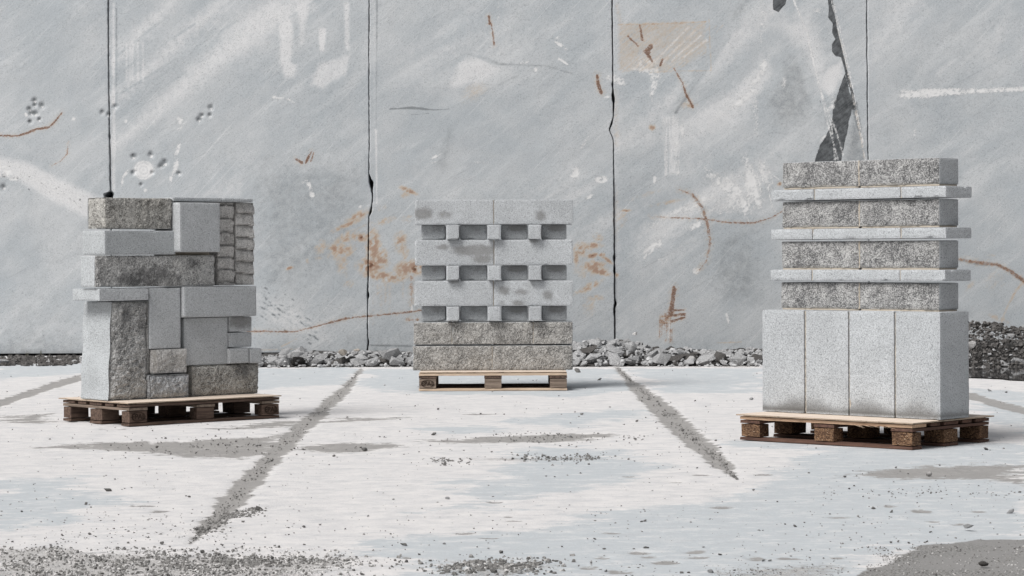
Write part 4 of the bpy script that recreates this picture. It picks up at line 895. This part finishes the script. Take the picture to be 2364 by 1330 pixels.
def pallet(P, label, deckm, frontdeck, stringm, blockm, botm, frontbot, stamps=()):
    x0, y0, a = PAL[P]; root = empty('wooden_pallet', (x0, y0, 0), a); tag(root, label, 'pallet', 'wooden pallets under the stone stacks')
    sd = {'L': 100, 'R': 200, 'M': 300}[P]
    rows_y = [(0, .10), (.3275, .4725), (.70, .80)]
    for i, (a0, a1) in enumerate(rows_y):
        o = part_box('bottom_board', root, 0, 1.2, a0, a1, .001, .022, frontbot if i == 0 else botm, sd + i)
    for i, (b0, b1) in enumerate([(0, .145), (.5275, .6725), (1.055, 1.2)]):
        for j, (a0, a1) in enumerate(rows_y):
            q = .004 * random.random()
            o = part_box('foot_block', root, b0 + .002 + q, b1 - .003, a0 + .002 + (q if j == 0 else 0), a1 - .003, .022, .1, blockm, sd + 10 + i * 3 + j, res=.03, jit=.002)
            if (i, j) in stamps: stamp(o, 0.0, -(a1 - a0) / 2 + .0012, .039, .052, .031)
        part_box('stringer_board', root, b0, b1, .001, .799, .1, .122, stringm, sd + 30 + i)
    for i, (a0, a1) in enumerate([(0, .145), (.186, .286), (.3275, .4725), (.514, .614), (.655, .80)]):
        part_box('deck_board', root, 0, 1.2, a0, a1, .122, .144, frontdeck if i == 0 else deckm, sd + 40 + i, res=.04)
    return root
pL = pallet('L', 'dark weathered wooden pallet under the left stack of mixed stones', W['darkx'], W['darkx'], W['greyy'], W['darkx'], W['darkx'], W['darkx'], ((0, 0), (2, 0)))
pM = pallet('M', 'wooden pallet with pale front boards under the middle stack', W['palex'], W['palex'], W['darky'], W['greyx'], W['darkx'], W['palex'], ((0, 0),))
pR = pallet('R', 'reddish wooden pallet with chipboard blocks and splintered edge under the right stack', W['redx'], W['tanx'], W['redy'], W['chip'], W['redx'], W['redx'])
# splinters torn from the front deck board of the right pallet
bm = bmesh.new()
for i in range(7):
    x = .80 + i * .035 + random.uniform(-.01, .01); l = random.uniform(.05, .10); d = random.uniform(.005, .014)
    v_ = [bm.verts.new(c) for c in ((x, -.003, .130), (x, .006, .129), (x + l, -.006, .124 - d), (x + l * .5, -.004, .122))]
    for f in ((0, 1, 2), (0, 2, 3), (1, 3, 2), (0, 3, 1)): bm.faces.new([v_[k] for k in f])
me = bpy.data.meshes.new('splinter'); bm.to_mesh(me); bm.free(); me.materials.append(W['palex']); o = bpy.data.objects.new('splinter', me); C.objects.link(o); o.parent = pR
def plywood(P, label, u0, u1, v0, v1, th=.012):
    x0, y0, a = PAL[P]; V, Fc = boxb(-(u1 - u0) / 2, (u1 - u0) / 2, -(v1 - v0) / 2, (v1 - v0) / 2, 0, th, .05, .001, 5)
    o = mesh_obj('plywood_sheet', V, Fc, W['ply']); o.location = to_world(P, (u0 + u1) / 2, (v0 + v1) / 2, .1445); o.rotation_euler = (0, 0, a)
    tag(o, label, 'plywood sheet', 'plywood sheets on the pallets'); return o
plywood('L', 'thin pale plywood sheet lying between the left stack and its dark pallet', -.01, 1.215, -.005, .84)
plywood('M', 'thin pale plywood sheet between the middle stack and its pallet', .005, 1.195, .01, .79, .0115)
plywood('R', 'thin plywood sheet with frayed edge lying under the right stack', -.02, 1.215, -.015, .835)

# ------------------------------------------------------------------ rocks
def rock_mat(name, a, b, sc=14):
    m = M(name, .92, .15); co = m.coord(rnd=True); n = m.noise(co, sc, 5, .7); n2 = m.noise(co, 90, 3, .7)
    c = m.mix(m.ramp(n, .35, .68), a, b); c = m.mix(m.math('MULTIPLY', m.ramp(n2, .52, .68), .4), c, tuple(x * .35 for x in b))
    oi = m.n('ShaderNodeObjectInfo'); c = m.mix(m.math('MULTIPLY', oi.outputs['Random'], .32), c, tuple(x * .5 for x in b))
    m.color(c); m.bump(m.math('ADD', n, n2), .8, .01); return m.m
RK = {'grey': rock_mat('rubble_rock', (.56, .565, .57), (.25, .252, .258)), 'dark': rock_mat('dark_rock', (.15, .143, .138), (.06, .057, .055)), 'white': rock_mat('white_rock', (.66, .65, .64), (.46, .455, .45)),
      'beige': rock_mat('beige_rock', (.62, .56, .49), (.42, .385, .34)), 'pebble': rock_mat('pebble_rock', (.30, .295, .287), (.13, .127, .123)), 'fill': rock_mat('gravel_fill', (.09, .087, .085), (.035, .034, .033), 30)}
def rock_mesh(seed, npts=22, sub=True, flat=.8):
    r = random.Random(seed); bm = bmesh.new()
    ax = (1, r.uniform(.65, .95), r.uniform(.55, .85) * flat)
    for i in range(npts):
        v_ = Vector((r.gauss(0, 1), r.gauss(0, 1), r.gauss(0, 1))).normalized() * r.uniform(.8, 1.05)
        bm.verts.new((v_.x * ax[0], v_.y * ax[1], v_.z * ax[2]))
    bmesh.ops.convex_hull(bm, input=bm.verts)
    for v_ in [v_ for v_ in bm.verts if not v_.link_faces]: bm.verts.remove(v_)
    if sub:
        bmesh.ops.triangulate(bm, faces=bm.faces)
        bmesh.ops.subdivide_edges(bm, edges=bm.edges, cuts=2, use_grid_fill=True)
        P_ = np.array([v_.co for v_ in bm.verts]); d = fbm(P_[:, 0] * 3 + seed, P_[:, 1] * 3, P_[:, 2] * 3, o=3, seed=seed) * .10
        for v_, dd in zip(bm.verts, d): v_.co *= 1 + float(dd)
    bmesh.ops.recalc_face_normals(bm, faces=bm.faces)
    for f in bm.faces: f.smooth = False
    me = bpy.data.meshes.new('rock'); bm.to_mesh(me); bm.free(); return me
rockM = [rock_mesh(400 + i, random.randint(12, 24)) for i in range(12)]
variants = {}
def rock(name, label, group, loc, r, kind, cat='rock', sq=1.0):
    me0 = rockM[random.randrange(len(rockM))]; key = (me0.name, kind)
    if key not in variants:
        me = me0.copy(); me.name = 'rock_' + kind; me.materials.append(RK[kind]); variants[key] = me
    o = bpy.data.objects.new(name, variants[key]); C.objects.link(o)
    o.location = loc; o.scale = (r, r, r * sq); o.rotation_euler = (random.uniform(-.5, .5), random.uniform(-.5, .5), random.uniform(0, 6.28))
    return tag(o, label, cat, group)
# banks of broken stone: (x range px, top y px at points, foot depth, height profile)
def bank_h(xm, prof):     # crest height at world x
    return float(np.interp(xm, [p[0] for p in prof], [p[1] for p in prof]))
def prof_from(pts, Yc):   # crest pixels -> (x, z) at crest depth
    out = []
    for px, py in pts: a, b = ray(px, py); out.append((a * Yc, H - b * Yc))
    return out
bankL = prof_from([(560,838),(605,826),(640,820),(680,816),(760,818),(830,815),(900,814),(950,818),(990,820),(1040,822),(1140,822),(1230,816),(1300,806),(1330,795)], 24.75)
bankR = prof_from([(1290,806),(1330,795),(1380,786),(1430,788),(1470,792),(1500,804),(1560,808),(1640,812),(1700,812),(1760,806),(1830,806),(2000,808),(2150,790),(2240,775)], 24.75)
heap = prof_from([(2080,800),(2160,770),(2237,736),(2280,737),(2310,745),(2364,752),(2450,748),(2560,770),(2700,830)], 24.6)
def bank_mesh(name, prof, x0, x1, Yf, Yc, label, seed):
    xs_ = np.arange(x0, x1, .035); ts = np.linspace(0, 1, 26)
    Xb, T = np.meshgrid(xs_, ts); crest = np.interp(xs_, [p[0] for p in prof], [p[1] for p in prof])[None, :]
    Yb = Yf + T * (27.15 - Yf); tc = (Yc - Yf) / (27.15 - Yf)
    s_ = np.clip(T / tc, 0, 1); hz = (crest * .50) * (1 - (1 - s_) ** 1.7) * np.where(T > tc, 1 - .35 * (T - tc) / (1 - tc), 1)
    nz = fbm(Xb * 6, Yb * 6, o=4, seed=seed, g=.7) * .05 * np.clip(s_ * 3, 0, 1)
    Zb = hz + nz - .02 * (1 - s_)
    Yb = Yb + fbm(Xb * 5, T * 5, o=3, seed=seed + 1) * .08 * (T < .5)
    o = grid_mesh(name, Xb, Yb, Zb, RK['fill']); o.data.polygons.foreach_set('use_smooth', np.zeros(len(o.data.polygons), bool))
    return tag(o, label, 'gravel', kind='stuff')
bank_mesh('rubble_fill', bankL, -2.75, .62, 24.15, 24.75, 'dark gravel and fines filling the low rubble row behind the middle stack', 5)
bank_mesh('rubble_fill', bankR, .62, 4.15, 24.05, 24.75, 'dark gravel and fines filling the rubble row between the middle and right stacks', 6)
bank_mesh('gravel_heap', heap, 3.9, 6.6, 23.55, 24.6, 'dark brown gravel heap against the wall at the far right', 7)
# thin line of debris at the far left
dv = []
GLr = 'broken rocks in the rubble row behind the middle stack'; GRr = 'broken rocks in the rubble row right of the middle stack'
def fill_bank(prof, xa, xb, Yf, Yc, n, group, label, rmin, rmax, pw=1.6, kinds=('grey',), zmul=1.0):
    pl = []
    tries = 0; rs_ = sorted([rmin + (rmax - rmin) * random.random() ** pw for _ in range(n)], reverse=True)
    while len(pl) < n and tries < 60000:
        tries += 1
        t = random.random() * 1.5; x = random.uniform(xa, xb); r = rs_[len(pl)]
        if tries % 60 == 59: rs_[len(pl)] = max(rmin, r * .85)
        y = Yf + .03 + t * (Yc - Yf); z = np.interp(x, [p[0] for p in prof], [p[1] for p in prof]) * zmul * (1 - max(0, 1 - t) ** 1.7) * .95 - .02 + r * .2
        if z + r * .7 > np.interp(x, [p[0] for p in prof], [p[1] for p in prof]) + .03 and r > .07: continue
        if all((x - a_) ** 2 + ((y - b_) * .6) ** 2 + (z - c_) ** 2 > (.62 * (r + d_)) ** 2 for a_, b_, c_, d_ in pl):
            pl.append((x, y, z, r)); rock('rubble_rock', label, group, (x, y, max(z, r * .45)), r, random.choice(kinds), sq=random.uniform(.8, 1.1))
LG = 'grey broken granite rock in the low rubble row between the left and middle stacks'
fill_bank(bankL, gp(600, 845)[0], gp(957, 845)[0], 24.2, 24.75, 108, GLr, LG, .032, .125, 1.7, ('grey', 'grey', 'grey', 'grey', 'dark'))
RG = 'grey broken granite rock in the rubble row between the middle and right stacks'
fill_bank(bankR, gp(1318, 845)[0], gp(1765, 845)[0], 24.1, 24.75, 145, GRr, RG, .032, .135, 1.5, ('grey', 'grey', 'grey', 'dark'))
HG = 'small grey rock lodged in the dark gravel heap at the far right'
fill_bank(heap, gp(2225, 845)[0], gp(2420, 845)[0], 23.6, 24.6, 34, 'rocks in the dark gravel heap', HG, .018, .07, 2.4, ('dark', 'dark', 'grey'))
def at(px, py, Y): a, b = ray(px, py); return (a * Y, Y, H - b * Y)
for px, py, r, kd, lb_, sq in [(1592,830,.085,'white','large whitish rock at the front of the rubble row left of the right stack',1.0), (1380,828,.12,'grey','largest pale rock at the front of the rubble row just right of the middle stack',.75),
     (1432,833,.065,'beige','beige wedge-shaped rock leaning among the rubble right of the middle stack',.9), (1466,771,.035,'white','small whitish stone on the crest of the rubble row by the third saw cut',1),
     (790,815,.06,'beige','upright beige rock in the rubble row near the second saw cut',1.3), (824,808,.05,'beige','pale beige rock lying on top of the rubble beside the second saw cut',.6),
     (690,812,.10,'grey','peaked grey rock on the crest of the rubble right of the left stack',1.0), (905,818,.12,'grey','broad pointed grey rock behind the rubble left of the middle stack',.9),
     (658,812,.08,'grey','blocky pale grey rock at the crest of the rubble near the left stack',.8), (2245,795,.06,'white','pale angular rock poking out behind the right stack against the gravel heap',1.0),
     (2318,842,.085,'grey','grey rock at the foot of the gravel heap by the puddle',.8), (2350,842,.11,'grey','largest grey rock at the foot of the gravel heap at the right edge',.7)]:
    x, y, z = at(px, py, 24.25 if px < 2200 else 23.62); rock('rubble_rock', lb_, None, (x, y, max(z, r * .5 * sq)), r, kd, sq=sq)
# far-left low debris
for i in range(26):
    px = random.uniform(-10, 188); x, y = gp(px, random.uniform(829, 840)); r = random.uniform(.015, .045)
    rock('debris_rock', 'small dark stone in the thin line of debris at the wall foot far left', 'debris stones at the wall foot far left', (x, y, r * .4), r, 'dark' if random.random() < .6 else 'grey')
x, y = gp(8, 843); rock('debris_rock', 'flat pale rock at the left edge of the photo near the wall foot', None, (x, y, .03), .12, 'grey', sq=.35)

# stones on the floor: (px, py, radius in px)
stones = [(2145,1095,8),(2068,1079,4),(1950,1100,4),(1960,1128,4),(1867,1092,3),(2277,1037,6),(2285,901,6),(2323,905,4),(1735,921,5),(1470,973,4),(1466,1013,4),(1514,975,3),
 (2016,1173,6),(2058,1181,6),(2333,1181,10),(1835,1214,5),(2148,1228,4),(1489,1202,5),(1739,1131,4),(2052,1135,3),(2354,1136,4),(1494,1264,5),(1463,1267,3),(1624,1263,3),(1662,1280,5),(2140,1250,4),(1640,1320,9),(1763,1293,6),(1777,1294,5),(1573,1322,5),(1590,1322,4),(1695,1317,4),(2057,1252,4),(2074,1250,4),(2098,1253,4),(1876,1303,3),
 (1333,856,9),(1384,876,5),(1196,876,2),(888,889,3),(1011,944,5),(1002,1002,7),(877,1008,3),(842,1038,7),(832,1033,4),(800,1038,3),(770,1052,4),(891,1010,2),(1120,1055,2),(1145,1003,3),(1270,1000,2),(1342,956,5),(1317,1007,5),(1279,1006,4),(1293,1029,3),(1467,1014,4),(1470,971,4),(1240,1055,4),(1280,1057,4),(1317,1051,3),(1183,1059,4),(1023,1064,4),(1035,1065,3),(1281,1101,3),(1261,1099,3),(1340,1092,3),
 (1135,1043,3),(1138,1147,3),(1034,1151,6),(908,1153,3),(850,1191,4),(740,1211,4),(702,1215,4),(932,1257,8),(1026,1255,4),(938,1296,6),(968,1280,4),(1031,1318,9),(1140,1318,10),(1189,1308,9),(1200,1321,8),(1282,1295,6),(1232,1288,4),(1241,1288,4),(1219,1290,6),(1373,1244,4),(1395,1267,4),(1490,1264,5),(1127,1266,3),(1080,1300,4),(836,1325,6),(1399,1318,5),(1481,1204,4),
 (595,1175,9),(198,1163,6),(250,1131,9),(362,1032,5),(351,1037,4),(453,1045,4),(594,1029,4),(321,1058,3),(505,993,3),(322,1077,3),(771,1053,4),(608,1090,2),(266,1106,3),(304,1126,3),(437,1147,4),(429,1145,3),(384,1094,2),(207,1233,5),(375,1254,6),(144,1236,4),(134,1262,4),(341,1241,3),(387,1235,2),(702,1216,5),(666,1218,3),(513,1258,5),(467,1274,7),(628,1288,6),(648,1298,5),(50,1181,4),(444,1203,3),(232,1202,3),(290,1223,3),
 (1110,955,3),(965,893,2),(1215,944,2),(1180,1014,3),(1305,1010,3),(700,1037,4),(545,1019,3),(365,1023,3),(1790,927,3),(1605,925,3),(1645,1076,3),(1520,1080,2),(1573,1146,3),(1412,1143,2),(1434,1168,3),(1487,1176,3),(1506,1133,3),(1610,1080,3)]
GS_ = 'loose stones scattered on the quarry floor'
def where(px, py):
    zone = 'left' if px < 788 else 'middle' if px < 1576 else 'right'
    d = 'close to the camera' if py > 1240 else 'in the near part' if py > 1120 else 'in the middle distance' if py > 960 else 'at the far side'
    return zone, d
spec = {(595,1175): 'largest dark stone at the broken end of the left muddy strip', (2333,1181): 'dark jagged stone on the pale floor at the right edge', (2145,1095): 'pale pointed stone in the mud patch right of centre in front of the right stack',
        (1333,856): 'dark stone just right of the middle pallet by the rubble', (842,1038): 'pale stone at the edge of the mud patch left of the middle pallet', (932,1257): 'rounded dark stone alone on white floor low in the middle',
        (250,1131): 'flattish clod on the white floor in front of the left pallet', (198,1163): 'round dark stone on white floor at lower left', (2285,901): 'stone on the floor behind the right stack', (2277,1037): 'speckled stone beside the right corner of the right pallet',
        (1002,1002): 'pale roundish stone in front of the middle pallet', (1140,1318): 'biggest dark stone in the gravel patch at the bottom middle', (1031,1318): 'pale rounded stone at the bottom left of the bottom middle gravel patch'}
done = set()
for px, py, r in stones:
    x, y = gp(px, py + r * .4); rm = r / F * y * 1.25; zone, d = where(px, py)
    lb_ = spec.get((px, py)); g_ = None if lb_ else GS_ + ', %s side %s' % (zone, d)
    rock('loose_stone', lb_ or 'small loose grey stone on the floor, %s side of the photo, %s' % (zone, d), g_, (x, y, rm * .35), rm, 'white' if (px, py) in ((2145,1095),) else 'pebble' if random.random() < .75 else 'grey', 'stone', sq=.8)
x, y = gp(2235, 1226)
rock('loose_stone', 'lumpy grey stone clump on the floor at the lower right, above the wet patch', None, (x, y, .02), .028, 'grey', 'stone', sq=.7)
x, y = gp(2270, 1312); rock('loose_stone', 'black wet stone in the wet patch at the bottom right corner', None, (x, y, .015), .021, 'dark', 'stone')

# gravel: thousands of crumbs, nobody could count them
pebM = []
for i in range(6):
    bm = bmesh.new(); r = random.Random(i + 50)
    for k in range(9): bm.verts.new(Vector((r.gauss(0, 1), r.gauss(0, 1), r.gauss(0, 1) * .8)).normalized())
    bmesh.ops.convex_hull(bm, input=bm.verts)
    for v_ in [v_ for v_ in bm.verts if not v_.link_faces]: bm.verts.remove(v_)
    bm.verts.index_update(); pebM.append((np.array([v_.co for v_ in bm.verts]), [tuple(v_.index for v_ in f.verts) for f in bm.faces])); bm.free()
def crumbs(name, pts, mat, label):
    VV, FF, n = [], [], 0
    for x, y, z, r in pts:
        V_, F_ = pebM[random.randrange(6)]; a = random.uniform(0, 6.28); ca, sa = math.cos(a), math.sin(a)
        sx, sy, sz = r * random.uniform(.8, 1.2), r * random.uniform(.6, 1.1), r * random.uniform(.5, .85)
        q = V_ * (sx * 1.15, sy * 1.15, sz * 1.3); q = np.stack([q[:, 0] * ca - q[:, 1] * sa + x, q[:, 0] * sa + q[:, 1] * ca + y, q[:, 2] + z], -1)
        VV.append(q); FF += [tuple(i + n for i in f) for f in F_]; n += len(q)
    o = mesh_obj(name, np.concatenate(VV), FF, mat); return tag(o, label, 'gravel', kind='stuff')
def pix_pts(n, f, rlo, rhi, pw=2.0, lift=.3, clump=True):
    out = []
    while len(out) < n:
        px, py = f(); py = max(py, 846)
        if clump and float(vn(px * .022, py * .09, seed=77)) + float(vn(px * .07, py * .25, seed=78)) * .6 < random.uniform(-.9, .7): continue
        if not (-200 < px < 2560): continue
        x, y = gp(px, py); r = rlo + (rhi - rlo) * random.random() ** pw; out.append((x, y, r * lift, r))
    return out
ri = random.uniform; rg = random.gauss
pts = pix_pts(2100, lambda: (ri(-40, 640) if random.random() < .6 else rg(150, 260), 1262 + 80 * random.random() ** .75), .0022, .0075)
pts += pix_pts(1000, lambda: (rg(560, 150), rg(1298, 9)), .0022, .008)
pts += pix_pts(700, lambda: (rg(1150, 75), rg(1308, 9)), .002, .011)
pts += pix_pts(160, lambda: (rg(1310, 60), rg(1058, 5)), .003, .010) + pix_pts(70, lambda: (rg(1040, 30), rg(1064, 4)), .003, .009) + pix_pts(110, lambda: (ri(1900, 2364), rg(1137, 7)), .002, .006)
pts += pix_pts(420, lambda: (lambda t: (490 + 110 * t + rg(0, 12), 1203 - 26 * t + rg(0, 6)))(random.random()), .002, .008) + pix_pts(120, lambda: (rg(478, 20), rg(1224, 4)), .002, .007)
pts += pix_pts(260, lambda: (rg(200, 240), rg(1225, 30)), .002, .006) + pix_pts(500, lambda: (ri(-20, 2384), ri(960, 1340)), .0022, .006, 2.5) + pix_pts(1100, lambda: (ri(-20, 2384), 900 + 440 * random.random() ** .8), .0018, .0042, 1.5) + pix_pts(380, lambda: (ri(-20, 2384), ri(850, 1050)), .003, .009, 2.5)
pts += pix_pts(160, lambda: (rg(1250, 120), rg(1010, 8)), .003, .007) + pix_pts(130, lambda: (rg(480, 120), rg(1030, 12)), .003, .008)
pts += pix_pts(900, lambda: (ri(2000, 2400), ri(1262, 1345)), .0015, .0045) + pix_pts(300, lambda: (ri(1650, 1950), rg(1322, 8)), .0015, .004)
def along(line, sp):
    k = random.randrange(len(line) - 1); t = random.random(); (a, b, c), (d, e, f_) = line[k], line[k + 1]
    return a + (d - a) * t + rg(0, sp) * (c + (f_ - c) * t), b + (e - b) * t
pts += pix_pts(420, lambda: along(strips[0], .15), .002, .007) + pix_pts(420, lambda: along(strips[1], .15), .0025, .009)
crumbs('gravel', pts, RK['pebble'], 'fine grey gravel crumbs strewn over the quarry floor')
pts = pix_pts(1100, lambda: (ri(-60, 820), 1266 + 75 * random.random() ** .75), .0022, .0070) + pix_pts(160, lambda: (rg(1150, 70), rg(1308, 8)), .002, .009) + pix_pts(250, lambda: (ri(2000, 2400), ri(1262, 1345)), .0015, .004)
crumbs('gravel', pts, RK['white'], 'paler gravel crumbs mixed into the gravel in the foreground')
def bank_pts(prof, xa, xb, Yf, Yc, n, rlo, rhi):
    out = []
    for i in range(n):
        t = random.random(); x = ri(xa, xb); r = rlo + (rhi - rlo) * random.random() ** 2
        z = np.interp(x, [p[0] for p in prof], [p[1] for p in prof]) * (1 - (1 - t) ** 1.7) * .88 + r * .3 + rg(0, .012)
        out.append((x, Yf + t * (Yc - Yf), max(z, 0.004), r))
    return out
crumbs('gravel', bank_pts(bankL, gp(595, 845)[0], .62, 24.1, 24.8, 380, .012, .032) + bank_pts(bankR, .62, 4.0, 24.0, 24.8, 650, .012, .034), RK['grey'], 'broken chips filling between the rocks of the rubble row')
crumbs('gravel', bank_pts(heap, 3.95, 6.5, 23.5, 24.65, 3000, .008, .030), RK['dark'], 'dark chips covering the gravel heap at the far right')
crumbs('gravel', bank_pts(heap, 3.95, 6.5, 23.5, 24.65, 220, .008, .028), RK['grey'], 'grey chips dotted over the gravel heap at the far right')
crumbs('gravel', [(gp(px, 835)[0], ri(24.7, 26.9), .01, ri(.01, .035)) for px in [ri(-40, 200) for _ in range(500)]], RK['dark'], 'thin strip of dark debris along the wall foot at the far left')
# dry weeds at the wall foot, far left
m = M('dry_weed', .9, .1); m.color((.07, .07, .05)); WD = m.m
for px, lb_ in ((71, 'tiny dry weed at the wall foot, taller one at the far left'), (103, 'tiny dry weed at the wall foot beside the taller one at the far left')):
    bm = bmesh.new()
    for i in range(9):
        a = ri(0, 6.28); l = ri(.05, .11); lean = ri(.01, .05); w_ = .002
        b0, b1, t_ = bm.verts.new((-w_, 0, 0)), bm.verts.new((w_, 0, 0)), bm.verts.new((lean * math.cos(a), lean * math.sin(a), l)); b2 = bm.verts.new((0, w_, 0))
        for f in ((b0, b1, t_), (b1, b2, t_), (b2, b0, t_)): bm.faces.new(f)
    me = bpy.data.meshes.new('weed'); bm.to_mesh(me); bm.free(); me.materials.append(WD); o = bpy.data.objects.new('weed', me); C.objects.link(o)
    o.location = (gp(px, 822)[0], 27.05, 0); tag(o, lb_, 'weed', 'dry weeds at the wall foot')
